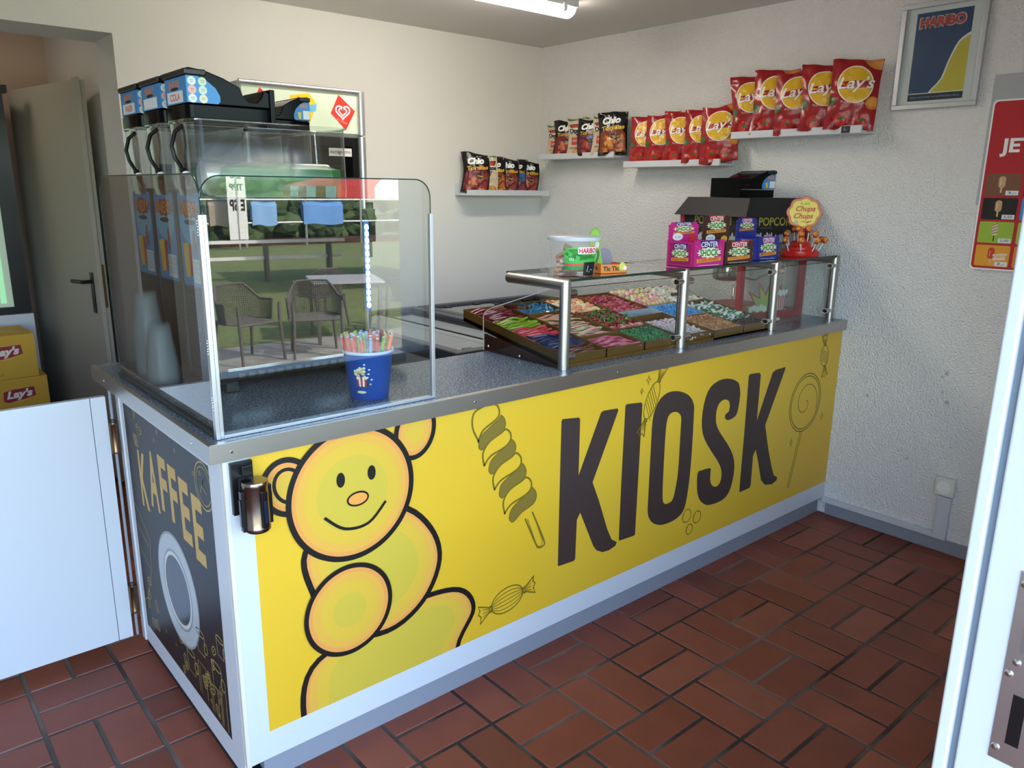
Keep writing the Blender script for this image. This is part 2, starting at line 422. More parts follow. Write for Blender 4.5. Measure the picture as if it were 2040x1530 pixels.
# grey floor base and white cable trunking along the right wall
mb = MB(); mb.box((L-.012, YF, 0), (L, -.0, .058), M_grey); struct(mb.build('baseboard_right', smooth=0, bevel=.003))
mb = MB()
mb.box((L-.022, -.497, .060), (L, .017, .084), M_pvc); mb.box((L-.024, -.550, .060), (L, -.497, .255), M_pvc)
mb.box((L-.019, -.545, .066), (L-.0245, -.502, .25), M_pvc)
tr = mb.build('cable_trunking', smooth=0, bevel=.002)
tag(tr, 'white plastic cable trunking running along the foot of the right wall up to the socket', 'cable trunking')

t = thing('power_socket', 'single white power socket on the right wall above the cable trunking', 'socket', (L, -.518, .298))
mb = MB(); mb.box((-.030, -.040, -.040), (0, .040, .040), mat('socket_cream', '#dad7cf', .35)); mb.build('frame', t, bevel=.006)
mb = MB(); mb.lathe([(.0285, -.0335), (.0285, -.030), (.022, -.0300), (.0205, -.019), (0, -.019)][::-1], (0, 0, 0), mat('socket_white', '#efeeea', .3), 28, 'x'); mb.build('insert', t)
mb = MB()
for s in (-1, 1): mb.cyl((-.0205, s*.0095, 0), (-.0192, s*.0095, 0), .0026, M_black, 10)
for s in (-1, 1): mb.box((-.027, -.003, s*.0195-.002), (-.0195, .003, s*.0195+.002), M_steel)
mb.build('contacts', t)
# marks and plugs in the wall
mb = MB()
for y, z, r in ((-.453, .782, .007), (-.21, .794, .003), (-.447, .70, .004), (-.30, .40, .003), (-.34, .375, .004), (-.437, .765, .004), (-.13, .62, .006), (-.47, .66, .008)):
    mb.faces([(L-.0006, y+r*(1+.4*math.sin(3*a+y*9))*math.cos(a), z+r*1.6*(1+.3*math.cos(2*a))*math.sin(a)) for a in [2*PI*k/14 for k in range(14)]], [tuple(range(14))], mat('wall_scuff', '#b5b4ab', .9))
struct(mb.build('trim_1', smooth=0))

# ------------------------------------------------------------------ ceiling light
t = thing('ceiling_light', 'long white strip light on the ceiling above the counter', 'ceiling light', (1.55, 1.13, CH))
mb = MB(); mb.box((-.64, -.055, -.035), (.64, .055, 0), M_pvc)
for s in (-1, 1): mb.box((s*.55-.012, -.062, -.06), (s*.55+.012, .062, -.02), M_pvc)
mb.build('housing', t, bevel=.006)
mb = MB()
M_led = mat('lit_diffuser', '#fff5e8', .4, emit=15)
prof = [(.05*math.cos(a), -.034-.040*math.sin(a)) for a in [PI*k/10 for k in range(11)]]
mb.prism([(-.625, y, z) for y, z in prof], (1.25, 0, 0), M_led)
mb.build('diffuser', t)

# ------------------------------------------------------------------ shop front: door frame with strike plate, fixed window beside it
mb = MB()
mb.box((.300, -1.530, -.02), (.372, -1.445, FZ), M_pvc)                       # jamb between door and window
mb.box((.297, -1.438, -.02), (.372, -1.424, FZ), M_pvc)                       # inner overlap lip
mb.box((FX0, -1.53, -.02), (FX0+.07, -1.43, FZ), M_pvc); mb.box((FX0+.07, -1.53, FZ-.07), (.303, -1.43, FZ), M_pvc)
dj = struct(mb.build('door_1', smooth=0, bevel=.003))
mb = MB(); mb.box((.306, -1.4455, -.02), (.371, -1.4375, FZ), mat('grey_gasket', '#6f7a86', .6)); mb.build('gasket', dj)
lk = MB(); lk.box((.2985, -1.512, .928), (.3005, -1.4755, 1.145), M_steel)
for y, z in ((-1.481, .943), (-1.481, 1.031), (-1.486, 1.046), (-1.481, 1.132)): lk.lathe([(0, -.0022), (.0036, -.0015), (.0046, 0)], (.2985, y, z), M_steel2, 16, 'x')
lo = lk.build('strike_plate', dj, bevel=.0006)
mb = MB(); mb.box((.2978, -1.501, .952), (.2986, -1.4885, 1.010), M_black); mb.build('bolt_slot', lo)
mb = MB(); mb.box((.2955, -1.500, 1.060), (.2986, -1.488, 1.100), mat('zinc_latch', '#a7abb0', .35, 1)); mb.build('latch_keeper', lo)
mb = MB()
mb.box((.372, -1.53, -.02), (FX1, -1.45, .715), M_pvc); mb.box((.372, -1.53, .715), (FX1, -1.40, .735), M_pvc); mb.box((.372, -1.53, FZ-.07), (FX1, -1.45, FZ), M_pvc); mb.box((FX1-.012, -1.53, .735), (FX1, -1.45, FZ-.07), M_pvc)
wj = struct(mb.build('window_1', smooth=0, bevel=.003))
mb = MB(); mb.faces([(.372, -1.49, .735), (FX1-.012, -1.49, .735), (FX1-.012, -1.49, FZ-.07), (.372, -1.49, FZ-.07)], [(0,1,2,3)], M_glass); mb.build('pane', wj, smooth=0, recalc=False)
mb = MB(); mb.box((XF-.3, -2.15, CH+.12), (L+.3, 3.9, CH+.34), mat('roof_edge', '#7b746c', .8)); struct(mb.build('roof', smooth=0))  # unseen roof slab, its overhang added to throw shade on the patio

# unseen ceiling lamp, added to brighten the back room
bl = thing('back_room_fill_lamp', 'round white lamp added out of view on the back room ceiling to brighten it', 'ceiling light', (-.25, 2.95, CH))
mb = MB(); mb.lathe([(0, -.02), (.13, -.02), (.14, 0), (0, 0)], (0, 0, 0), M_pvc, 32); mb.build('base', bl)
mb = MB(); mb.lathe([(0, -.075), (.05, -.073), (.10, -.055), (.125, -.02), (0, -.02)], (0, 0, 0), mat('fill_lamp_globe', '#ffe9d2', .4, emit=4.5), 32); mb.build('globe', bl)

# ------------------------------------------------------------------ the counter
PY, SX = .0175, .033
def worktop_mat():
    m = bpy.data.materials.new('speckled_laminate'); m.use_nodes = True; n = m.node_tree; b = n.nodes['Principled BSDF']
    tc = n.nodes.new('ShaderNodeTexCoord'); t = n.nodes.new('ShaderNodeTexNoise'); t.inputs['Scale'].default_value = 170; t.inputs['Detail'].default_value = 2
    r = n.nodes.new('ShaderNodeValToRGB'); cr = r.color_ramp; cr.elements[0].position = .40; cr.elements[0].color = srgb('#424d5b'); cr.elements[1].position = .62; cr.elements[1].color = srgb('#8f9ba8')
    e = cr.elements.new(.5); e.color = srgb('#687481')
    n.links.new(tc.outputs['Object'], t.inputs[0]); n.links.new(t.outputs[0], r.inputs[0]); n.links.new(r.outputs[0], b.inputs['Base Color']); b.inputs['Roughness'].default_value = .22
    return m
M_top = worktop_mat()
ct = thing('sales_counter', 'long yellow KIOSK sales counter with white borders and a grey plinth', 'counter', (0, 0, 0))
mb = MB()
M_cream = mat('cream_edge', '#d9d3c4', .45)
mb.box((SX, PY, .08), (L-.001, PY+.018, .906), M_white)            # front board
mb.box((SX, PY+.018, .035), (SX+.018, .905, .906), M_white)             # side board
mb.box((SX+.018, .44, .08), (L-.001, .455, .906), M_white)         # back board
mb.build('carcass', ct, bevel=.002)
mb = MB(); mb.box((SX-.0008, PY-.0008, .0805), (SX+.010, PY+.012, .905), M_cream); mb.build('corner_edge_strip', ct, bevel=.001)
mb = MB(); mb.box((SX+.05, PY+.021, 0), (L-.012, PY+.05, .08), M_grey); mb.box((SX+.008, PY+.03, 0), (SX+.05, .90, .035), M_blackm); mb.build('plinth', ct)
mb = MB(); mb.box((SX-.004, .878, .03), (SX+.03, .912, .90), M_pvc); mb.build('side_post', ct, bevel=.002)

# yellow front print -------------------------------------------------------
M_yel = mat('yellow_print', '#dfad22', .45, noise_col=('#dab233', .7, .35, .65))
mb = MB()
F = plane_fn((0, PY, 0), (1, 0, 0), (0, 0, 1), (0, -1, 0))
mb.faces([F(.096, .159, .0002), F(L-.001, .159, .0002), F(L-.001, .906, .0002), F(.096, .906, .0002)], [(0, 1, 2, 3)], M_yel)
a = Art(clip=(.097, L-.001, .1595, .906)); a.layer = 2
mm = lambda P: [(x/1000, z/1000) for x, z in P]
BR = ink('#3f302b', .5); OL = ink('#75621a'); OLF = ink('#806a28')
for k in ('K1', 'I', 'S', 'K2'): a.fill(smooth_closed(mm(ART[k]), 2) if k == 'S' else mm(ART[k]), BR, layer=3)
a.fill(smooth_closed(mm(ART['O']), 3), BR, holes=[smooth_closed(mm(ART['Oi']), 3)], layer=3)
# twisted ice lolly
for P in ART['twl']: a.stroke(smooth_closed(mm(P), 4), .0065, OL, closed=True, layer=3)
for P in ART['twd']:
    Q = smooth_closed(mm(P), 4); a.fill(Q, OLF, layer=4); a.stroke(Q, .004, OL, closed=True)
a.stroke(smooth_open(mm(ART['tws'])), .006, OL, layer=3)
q = mm(ART['tws']); a.stroke([(x*.8+.2*sum(p[0] for p in q)/6, z*.93+.07*sum(p[1] for p in q)/6) for x, z in q], .003, OL)
# wrapped sweets
def wrapped(cx, cy, rx, ry, rot, wl, stripes=5, wd=.0045, swirl=False, fillc=None):
    c, s_ = math.cos(rot), math.sin(rot); tr_ = lambda P: [(cx+x*c-y*s_, cy+x*s_+y*c) for x, y in P]
    a.stroke(tr_(ell(0, 0, rx, ry)), wd, OL, closed=True, layer=3)
    for k in range(1, stripes):
        y = -ry+2*ry*k/stripes
        P = [(rx*math.cos(t)*.98, y*math.sin(t)*1.0) for t in [PI*i/12 for i in range(13)]]
        if swirl: P = [(-rx*.75+rx*1.5*(k-.5)/stripes+u*rx*.35, u*ry*.85) for u in (-1, -.5, 0, .5, 1)]
        a.stroke(tr_(P), wd*.6, OL)
    for sg in (-1, 1):
        x0 = sg*rx; x1 = sg*(rx+wl); h = ry*.75
        P = [(x0, .12*ry), (x0+sg*wl*.25, .25*ry), (x1, h), (x1-sg*wl*.12, h*.45), (x1+sg*wl*.05, h*.1), (x1-sg*wl*.15, -h*.3), (x1, -h), (x0+sg*wl*.25, -.25*ry), (x0, -.12*ry)]
        a.stroke(tr_(P), wd, OL, closed=True)
        for yy in (.4, 0, -.4): a.stroke(tr_([(x0+sg*wl*.15, yy*.2*ry), (x1-sg*wl*.3, yy*h)]), wd*.5, OL)
        a.stroke(tr_(ell(x0+sg*.004, 0, .004, ry*.28)), wd*.7, OL, closed=True)
wrapped(.891, .249, .066, .042, .13, .050, 6)
wrapped(1.556, .793, .070, .032, 1.13, .062, 7, swirl=True)
wrapped(2.764, .800, .048, .034, 1.75, .052, 7, .0038, swirl=True)
# round lollipop
lc = (2.636, .601)
for r in (.134, .122): a.stroke(ell(lc[0], lc[1], r*.98, r), .005, OL, closed=True, layer=3)
a.stroke([(lc[0]+(.008+.0135*t)*math.cos(-t*1.05+1), lc[1]+(.008+.0135*t)*math.sin(-t*1.05+1)) for t in [k*.12 for k in range(62)]], .004, OL)
a.stroke([(lc[0]-.02, lc[1]-.134), (2.552, .22), (2.560, .212), (2.566, .222), (lc[0]-.004, lc[1]-.134)], .004, OL)
for k in range(14): a.fill(ell(lc[0]+.128*math.cos(k*.45)*.98, lc[1]+.128*math.sin(k*.45), .002, n=6), OL, layer=4)
for (x, z), r in zip(mm(ART['circ'][:3]), (.027, .025, .021)):
    a.stroke(ell(x, z, r), .004, OL, closed=True, layer=3); a.stroke(ell(x, z, r*.8, a0=2.2, a1=3.4), .002, OL)
for (x, z), r in zip(mm(ART['stars']), (.018, .013, .022, .020)):
    P = []
    for k in range(16):
        an = k*PI/8; rr = r*(1 if k % 4 == 0 else (.34 if k % 4 == 2 else .5)); P.append((x+rr*.72*math.cos(an), z+rr*math.sin(an)))
    a.stroke(P, .0032, OL, closed=True, layer=3)
# plain gummy bear motif (rounded shapes with dark outline)
G1, G2, G3, G4, BK = ink('#e0954a'), ink('#dca542'), ink('#d6ad3a'), ink('#c9ad3c'), ink('#14110f')
def blob(P, w_=.016, lay=3, fills=True, m=(.0, .018, .040, .075)):
    Q = smooth_closed(P, 5); cx = sum(p[0] for p in Q)/len(Q); cy = sum(p[1] for p in Q)/len(Q)
    sz = max(max(abs(p[0]-cx) for p in Q), max(abs(p[1]-cy) for p in Q))
    for j, (cc, d) in enumerate(zip((G1, G2, G3, G4), m)):
        f_ = 1-d/sz*1.0; a.fill([(cx+(x-cx)*f_, cy+(y-cy)*f_) for x, y in Q], cc, layer=lay+j)
    a.stroke(Q, w_, BK, closed=True, layer=lay+4)
blob([(.235, .02), (.19, .16), (.22, .29), (.36, .34), (.55, .37), (.70, .35), (.755, .27), (.70, .18), (.62, .02)], lay=3)
blob([(.235, .50), (.22, .62), (.33, .68), (.50, .67), (.60, .58), (.63, .47), (.57, .36), (.45, .31), (.30, .36)], lay=9)
blob(ell(.185, .805, .062, .072, .4, 12), .014, lay=15)
blob(ell(.555, .875, .060, .075, -.3, 12), .014, lay=15)
a.stroke(ell(.187, .808, .036, .045, .4, 16, .6, 4.2), .009, BK, layer=22)
blob(ell(.360, .745, .178, .178, .1, 16), .015, lay=21)
blob(ell(.335, .42, .125, .125, .5, 12), .013, lay=27)
for x in (.325, .415):
    a.fill(ell(x, .790, .012, .020), BK, layer=33)
a.stroke(smooth_open([(.275, .70), (.33, .655), (.40, .652), (.455, .70)]), .008, BK, layer=33)
a.fill(ell(.372, .728, .030, .018), ink('#f09a44'), layer=33); a.stroke(ell(.372, .728, .030, .018), .005, BK, closed=True)
a.put(mb, F, dz=.00018)
mb.build('front_print', ct, smooth=0, recalc=False)

# dark coffee print on the end panel ---------------------------------------
mb = MB(); FS = plane_fn((SX, 0, 0), (0, -1, 0), (0, 0, 1), (-1, 0, 0))
M_cof = mat('coffee_print', '#1c1d24', .42, noise_col=('#1c1412', 2.2, .4, .6))
mb.faces([FS(-.842, .106, .0002), FS(-.115, .106, .0002), FS(-.115, .866, .0002), FS(-.842, .866, .0002)], [(0, 1, 2, 3)], M_cof)
a = Art(clip=(-.842, -.115, .106, .866)); GO = ink('#c9a24c'); GL = ink('#b39a55')
x = -.742
for ch, w_, z0, z1 in zip('KAFFEE', (.088, .100, .078, .078, .086, .088), (.560, .590, .612, .606, .585, .562), (.740, .770, .780, .776, .765, .748)):
    a.text(ch, x+w_/2, (z0+z1)/2+.004, w_*.86, (z1-z0), GO, .03, layer=3); x += w_+.008
CW, CG, CD, CB = ink('#b9bec2', .35), ink('#8f979d', .35), ink('#30384a', .25), ink('#5b4a44', .3)
c0 = (-.462, .392)
a.fill(ell(*c0, .172, .172, n=48), CG, layer=3); a.fill(ell(*c0, .165, .165, n=48), CW); a.fill(ell(*c0, .122, .122, n=48), CG)
a.fill(ell(c0[0], c0[1], .114, .114, n=48), ink('#d4d8da', .3)); a.fill(ell(c0[0], c0[1], .103, .103, n=48), CB); a.fill(ell(c0[0]+.008, c0[1]+.004, .096, .096, n=48), CD)
rnd = random.Random(7)
def squig(cx, cy, s_):
    a.stroke(smooth_open([(cx+s_*rnd.uniform(-1, 1), cy+s_*rnd.uniform(-1, 1)) for _ in range(5)]), .0028, GL, layer=3)
def bean(cx, cy, r, rot):
    a.stroke(ell(cx, cy, r, r*.65, rot), .0028, GL, closed=True, layer=3); a.stroke([(cx-r*.8*math.cos(rot), cy-r*.8*math.sin(rot)), (cx, cy+.1*r), (cx+r*.8*math.cos(rot), cy+r*.8*math.sin(rot))], .0022, GL)
for k in range(9): bean(-.72+.075*math.cos(k*2.1)*rnd.uniform(.2, 1), .815+.05*math.sin(k*2.1), .018, k)
a.stroke(ell(-.16, .80, .062, .062), .004, GL, closed=True, layer=3); a.stroke(ell(-.16, .80, .050, .050), .0025, GL, closed=True)
a.stroke(smooth_open([(-.185, .775), (-.165, .81), (-.15, .825), (-.17, .80), (-.14, .785)]), .003, GL)
for k in range(6): bean(rnd.uniform(-.80, -.70), rnd.uniform(.14, .30), .020, k*1.3)
a.stroke([(-.835, .54), (-.79, .52), (-.70, .46), (-.73, .33), (-.80, .22), (-.84, .20)], .003, GL, layer=3); a.stroke([(-.83, .47), (-.72, .43)], .003, GL); a.stroke([(-.83, .40), (-.74, .35)], .003, GL)
for k in range(16): bean(rnd.uniform(-.50, -.14), rnd.uniform(.13, .34) if k % 2 else rnd.uniform(.12, .24), rnd.uniform(.012, .022), k*1.1)
def mug(cx, cy, s_):
    a.stroke([(cx-s_, cy+s_), (cx-s_*.8, cy-s_), (cx+s_*.8, cy-s_), (cx+s_, cy+s_)], .003, GL, layer=3); a.stroke(ell(cx, cy+s_, s_, s_*.3), .003, GL, closed=True); a.stroke(ell(cx+s_*1.2, cy, s_*.4, s_*.5), .003, GL, closed=True)
mug(-.30, .30, .032); mug(-.19, .25, .036); mug(-.40, .19, .034); mug(-.145, .36, .026)
for q in ((-.31, .13, .03, .10), (-.22, .12, .025, .09), (-.155, .115, .02, .12)):
    a.stroke([(q[0]-q[2], q[1]), (q[0]-q[2], q[1]+q[3]), (q[0]+q[2], q[1]+q[3]), (q[0]+q[2], q[1])], .003, GL, layer=3); a.stroke([(q[0]-q[2]*.5, q[1]), (q[0]-q[2]*.5, q[1]+q[3]*.9)], .0022, GL)
for k in range(14): a.stroke(ell(rnd.uniform(-.82, -.14), rnd.choice((rnd.uniform(.11, .3), rnd.uniform(.78, .86))), .005, n=10), .0018, GL, closed=True, layer=3)
a.put(mb, FS, dz=.00018); mb.build('side_print', ct, smooth=0, recalc=False)

# worktop and steel edging
wt = thing('worktop', 'grey-blue speckled worktop with a brushed steel edge on the sales counter', 'worktop', (0, 0, .92))
mb = MB()
mb.prism([(.004, .004, -.013), (L-.001, .004, -.013), (L-.001, .458, -.013), (.66, .458, -.013), (.66, 1.05, -.013), (.004, 1.05, -.013)], (0, 0, .043), M_top)
mb.build('slab', wt, smooth=0)
mb = MB()
mb.box((0, 0, -.0135), (L-.001, .0035, .0305), M_steel); mb.box((0, .0035, -.0135), (.0035, 1.05, .0305), M_steel)
mb.box((.0035, .0035, .0301), (L-.001, .017, .0312), M_steel); mb.box((.0035, .017, .0301), (.013, 1.05, .0312), M_steel)
for x in (.05, .75, 1.35, 2.0, 2.83): mb.cyl((x, -.0012, .008), (x, .0002, .008), .0035, M_steel2, 10)
for y in (.12, .9): mb.cyl((-.0012, y, .008), (.0002, y, .008), .0035, M_steel2, 10)
mb.build('steel_edge', wt, smooth=0)

# half-height gate -----------------------------------------------------------
g = thing('half_door', 'white half-height swing gate left of the counter end panel', 'gate', (.012, .905, 0))
mb = MB(); mb.box((-.055, 0, .045), (-.012, .022, .878), M_white); mb.box((-1.30, 0, .045), (-.0565, .022, .878), M_white); mb.build('panel', g, bevel=.0015)
for z in (.745, .185):
    mb = MB(); mb.lathe([(.0, -.052), (.013, -.052), (.014, -.046), (.0125, -.043), (.0125, .040), (.014, .043), (.013, .048), (0, .048)], (0, -.006, z), mat('bronze_hinge', '#7c6149', .28, 1), 18)
    mb.lathe([(.0, .048), (.008, .048), (.006, .058), (0, .06)], (0, -.006, z), M_dark, 12); mb.build('hinge', g)
mb = MB(); mb.cyl((0, -.004, .05), (0, -.004, .69), .0045, M_grey, 8); mb.cyl((0, -.004, .80), (0, -.004, .90), .0045, M_grey, 8); mb.build('pivot_rod', g)

# belt cassette ---------------------------------------------------------------
b = thing('belt_barrier_cassette', 'round brushed steel wall cassette of a retractable belt barrier on the counter corner', 'belt barrier', (.086, -.030, .80))
mb = MB(); mb.box((-.040, .034, -.03), (.012, .0475, .098), M_black); mb.box((-.020, .018, .068), (.004, .040, .092), M_black); mb.box((-.026, .030, -.055), (.010, .040, .06), M_blackm); mb.build('bracket', b, bevel=.002)
mb = MB(); mb.lathe([(0, -.062), (.027, -.062), (.030, -.058), (.030, -.050), (.0295, -.049), (.0295, .049), (.030, .050), (.030, .056), (.0285, .060), (0, .060)], (0, 0, 0), mat('brown_steel', '#8a7d73', .22, 1), 40); mb.build('drum', b)
mb = MB()
for an, l0, l1 in ((R(-78), -.048, .040), (R(178), -.058, .040), (R(2), -.05, .045)):
    c_, s_ = math.cos(an), math.sin(an); rot = Matrix.Rotation(an, 3, 'Z')
    mb.box((.026, -.008, l0), (.036, .008, l1), M_black, rot)
    mb.box((.036, -.0045, l0+.012), (.0385, .0045, l1-.02), mat('blue_black', '#18213c', .15), rot)
mb.build('belt_slot', b, bevel=.002)

# ------------------------------------------------------------------ glass screen round the slush machine
HZ = .9505
gs = thing('glass_screen', 'clear glass corner screen with rounded top corners on the left end of the counter', 'glass screen', (.037, .040, HZ))
def pane_poly(x0, x1, z0, z1, r, both=True):
    P = [(x0, z0), (x1, z0)] + [(x1-r+r*math.cos(t), z1-r+r*math.sin(t)) for t in [PI/2*k/8 for k in range(9)]] + [(x0+r+r*math.cos(t), z1-r+r*math.sin(t)) for t in [PI/2+PI/2*k/8 for k in range(9)]]
    return P
M_gl1 = glass('screen_glass', '#e9efec', 2.4)
P = pane_poly(.004, .597, .004, .585, .045)
mb = MB(); mb.faces([(x, .003, z) for x, z in P], [tuple(range(len(P)))], M_gl1)
o = mb.build('front_pane', gs, smooth=0, recalc=False)
mb = MB(); mb.tube([(x, .003, z) for x, z in P[1:]], .0016, M_gedge, 6); mb.build('front_pane_edge', gs)
P2 = pane_poly(.004, .812, .004, .588, .045)
mb = MB(); mb.faces([(.002, y, z) for y, z in P2], [tuple(range(len(P2)))], M_gl1); mb.build('side_pane', gs, smooth=0, recalc=False)
mb = MB(); mb.tube([(.002, y, z) for y, z in P2[1:]], .0017, M_gedge, 6); mb.build('side_pane_edge', gs)
mb = MB(); mb.box((-.006, -.006, 0), (.004, .010, .503), M_alu); mb.box((.0045, -.004, 0), (.013, .010, .503), M_alu)
for z in (.46, .20, .07):
    for k in range(6): mb.ball((-.0065, .001+.002*math.sin(k*2), z+k*.006), .0022, M_alu, sub=1)
mb.build('corner_profile', gs, bevel=.001)
mb = MB(); mb.box((.592, -.003, 0), (.603, .009, .500), M_alu); mb.build('end_profile', gs, bevel=.001)
mb = MB(); mb.box((.013, -.004, 0), (.592, .010, .008), M_alu); mb.box((-.006, .010, 0), (.010, .815, .010), M_dark); mb.build('base_profile', gs, bevel=.001)

# ------------------------------------------------------------------ slush machine (three bowls)
M_glblack = mat('gloss_black', '#08090a', .12); M_glblack.node_tree.nodes['Principled BSDF'].inputs['Specular IOR Level'].default_value = .07
M_tank = glass('tank_plastic', '#f1f4f2', 3.4, .10)
M_slabel = ink('#3f8fd0', .35); M_or = ink('#e8872a'); M_ye = ink('#f3c33d'); M_wh = ink('#f2f2f0'); M_rd = ink('#d0362e'); M_gn = ink('#4aa34f'); M_bk = ink('#101012')
def snexy(a, cx, cy, w_, h_, flip=False):
    """sticker: blue, jagged orange lettering over an ice drink"""
    a.fill(rrect(cx-w_/2, cx+w_/2, cy-h_/2, cy+h_/2, w_*.06), M_slabel)
    a.fill(ell(cx, cy+h_*.18, w_*.45, h_*.22), ink('#7fc0e8'))
    n = 22; P = []
    for k in range(n):
        an = 2*PI*k/n; r = 1.0 if k % 2 else .78; P.append((cx+w_*.46*r*math.cos(an), cy+h_*.33+h_*.11*r*math.sin(an)))
    a.fill(P, ink('#8e3a17'))
    a.text('SNEXY', cx, cy+h_*.33, w_*.82, h_*.14, M_or, .03)
    a.fill(ell(cx, cy+h_*.19, w_*.25, h_*.028), M_bk)
    a.fill([(cx-w_*.40, cy-h_*.05), (cx-w_*.12, cy-h_*.03), (cx-w_*.14, cy-h_*.40), (cx-w_*.34, cy-h_*.42)], M_ye)
    a.fill([(cx-w_*.12, cy-h_*.06), (cx+w_*.02, cy-h_*.05), (cx-w_*.02, cy-h_*.38), (cx-w_*.14, cy-h_*.40)], M_rd)
    a.fill(ell(cx+w_*.14, cy-h_*.02, w_*.06, h_*.13), ink('#b4563a'))
    a.rect(cx+w_*.02, cx+w_*.45, cy-h_*.46, cy-h_*.20, ink('#e4ecf2'))
    a.layer += 1
    for i in range(3):
        for j in range(2): a.stroke(ell(cx+w_*(.10+.14*i), cy-h_*(.27+.11*j), w_*.05, h_*.04), w_*.012, ink('#5f7d99'), closed=True, layer=9)
sm = thing('slush_machine', 'black three-bowl slush ice machine with blue stickers behind the glass screen', 'slush machine', (.185, .41, HZ))
BW = .205
mb = MB()
mb.box((0, 0, .035), (.455, .625, .532), M_glblack)
mb.box((.02, .02, 0), (.06, .06, .035), M_black); mb.box((.40, .02, 0), (.44, .06, .035), M_black); mb.box((.02, .56, 0), (.06, .60, .035), M_black); mb.box((.40, .56, 0), (.44, .60, .035), M_black)
mb.build('housing', sm, bevel=.004)
mb = MB(); mb.box((.455, -.0, .02), (.60, .62, .05), M_dark); mb.box((.02, -.0035, .065), (.44, -.0005, .075), M_steel2)
mb.build('drip_tray', sm, bevel=.003)
mb = MB()
for k in range(14): mb.box((.05+.028*k, -.003, .045), (.068+.028*k, .001, .058), M_dark)
mb.build('side_grille', sm)
for i in range(3):
    y0 = i*(BW+.005)
    mb = MB(); mb.prism([(-.012, y0+.004, .03), (-.012, y0+.004, .53), (-.012, y0+.03, .555), (-.012, y0+BW-.03, .555), (-.012, y0+BW-.004, .53), (-.012, y0+BW-.004, .03)], (.045, 0, 0), mat('cover_grey', '#3b3c3d', .4))
    pn = mb.build('back_cover', sm, bevel=.006)
    mb = MB()
    for k in range(18):
        z = .06+k*.013
        for h_ in (0, 1): mb.hexa([(-.014, y0+.018+h_*.088, z), (-.0115, y0+.018+h_*.088, z), (-.0115, y0+.10+h_*.088, z), (-.014, y0+.10+h_*.088, z), (-.0125, y0+.018+h_*.088, z+.009), (-.0115, y0+.018+h_*.088, z+.009), (-.0115, y0+.10+h_*.088, z+.009), (-.0125, y0+.10+h_*.088, z+.009)], M_dark)
    mb.build('louvre', pn, smooth=0)
    a = Art(); snexy(a, 0, 0, .172, .250); mb = MB(); a.put(mb, plane_fn((-.0125, y0+BW/2, .42), (0, -1, 0), (0, 0, 1), (-1, 0, 0)), dz=.0002); mb.build('sticker', pn, smooth=0, recalc=False)
# bowls
def rrbox_ring(x0, x1, y0, y1, r, z, n=5): return [(x, y, z) for x, y in rrect(x0, x1, y0, y1, r, n)]
def shell(mb, rings, m, cap0=False, cap1=False):
    n = len(rings[0]); v = [p for rg in rings for p in rg]; f = []
    for i in range(len(rings)-1):
        for k in range(n): a_ = i*n+k; b_ = i*n+(k+1) % n; f.append((a_, b_, b_+n, a_+n))
    if cap0: f.append(tuple(range(n-1, -1, -1)))
    if cap1: f.append(tuple((len(rings)-1)*n+k for k in range(n)))
    mb.faces(v, f, m)
SL = (ink('#2e8f57', .25), ink('#3c8f55', .25), ink('#3a7fc4', .25))
M_slush = [milky('green_slush', '#1f9a4c', .55), milky('green_slush_2', '#2fae5a', .6), milky('blue_slush', '#2b8fd8', .6)]
for i in range(3):
    y0 = i*(BW+.005)+.012; y1 = y0+BW-.024
    mb = MB(); shell(mb, [rrbox_ring(-.012, .43, y0+.003, y1-.003, .035, .534), rrbox_ring(-.018, .43, y0, y1, .035, .56), rrbox_ring(-.022, .425, y0-.003, y1+.003, .035, .722), rrbox_ring(-.026, .43, y0-.006, y1+.006, .038, .726), rrbox_ring(-.026, .43, y0-.006, y1+.006, .038, .730)], M_tank)
    bw = mb.build('bowl', sm)
    mb = MB(); mb.cyl((.03, (y0+y1)/2, .590), (.40, (y0+y1)/2, .590), .040, mat('freezer_drum', '#c8ccce', .3, .7), 20)
    mb.build('cooling_drum', bw)
    mb = MB(); shell(mb, [rrbox_ring(.10, .415, y0+.010, y1-.010, .03, .536), rrbox_ring(.06, .418, y0+.007, y1-.007, .03, .560), rrbox_ring(.07, .415, y0+.010, y1-.010, .03, .612), rrbox_ring(.12, .38, y0+.03, y1-.03, .03, .625)], M_slush[i], True, True)
    mb.build('slush', bw)
    # tap
    mb = MB(); mb.box((.455, (y0+y1)/2-.03, .40), (.545, (y0+y1)/2+.03, .50), M_black); mb.cyl((.53, (y0+y1)/2, .35), (.53, (y0+y1)/2, .43), .016, M_black, 14)
    mb.box((.535, (y0+y1)/2-.012, .43), (.55, (y0+y1)/2+.012, .52), M_black); mb.ball((.55, (y0+y1)/2, .47), .016, M_steel2)
    mb.build('tap', sm, bevel=.002)
    # hose on the back end
    mb = MB(); ym = y0+.045
    mb.tube([Vector(p) for p in ((-.02, ym+.012, .715), (-.035, ym+.03, .70), (-.042, ym+.045, .665), (-.035, ym+.048, .635), (-.024, ym+.03, .605), (-.018, ym+.012, .578), (-.012, ym+.002, .556))], .0055, M_black, 8)
    mb.cyl((-.024, ym+.03, .605), (-.019, ym+.014, .582), .0085, M_black, 10); mb.cyl((-.0215, ym+.022, .596), (-.0205, ym+.018, .590), .0092, M_wh, 10)
    mb.build('hose', sm)
# light strip on the front
mb = MB(); mb.box((.458, -.006, .20), (.474, .004, .47), mat('strip_holder', '#2a56a8', .3)); ls = mb.build('light_strip', sm)
mb = MB()
for k in range(13): mb.ball((.466, -.0075, .215+k*.0195), .0062, mat('led_lit', '#e4f6ff', .3, emit=11), sub=1, sz=1.5)
mb.build('led', ls)

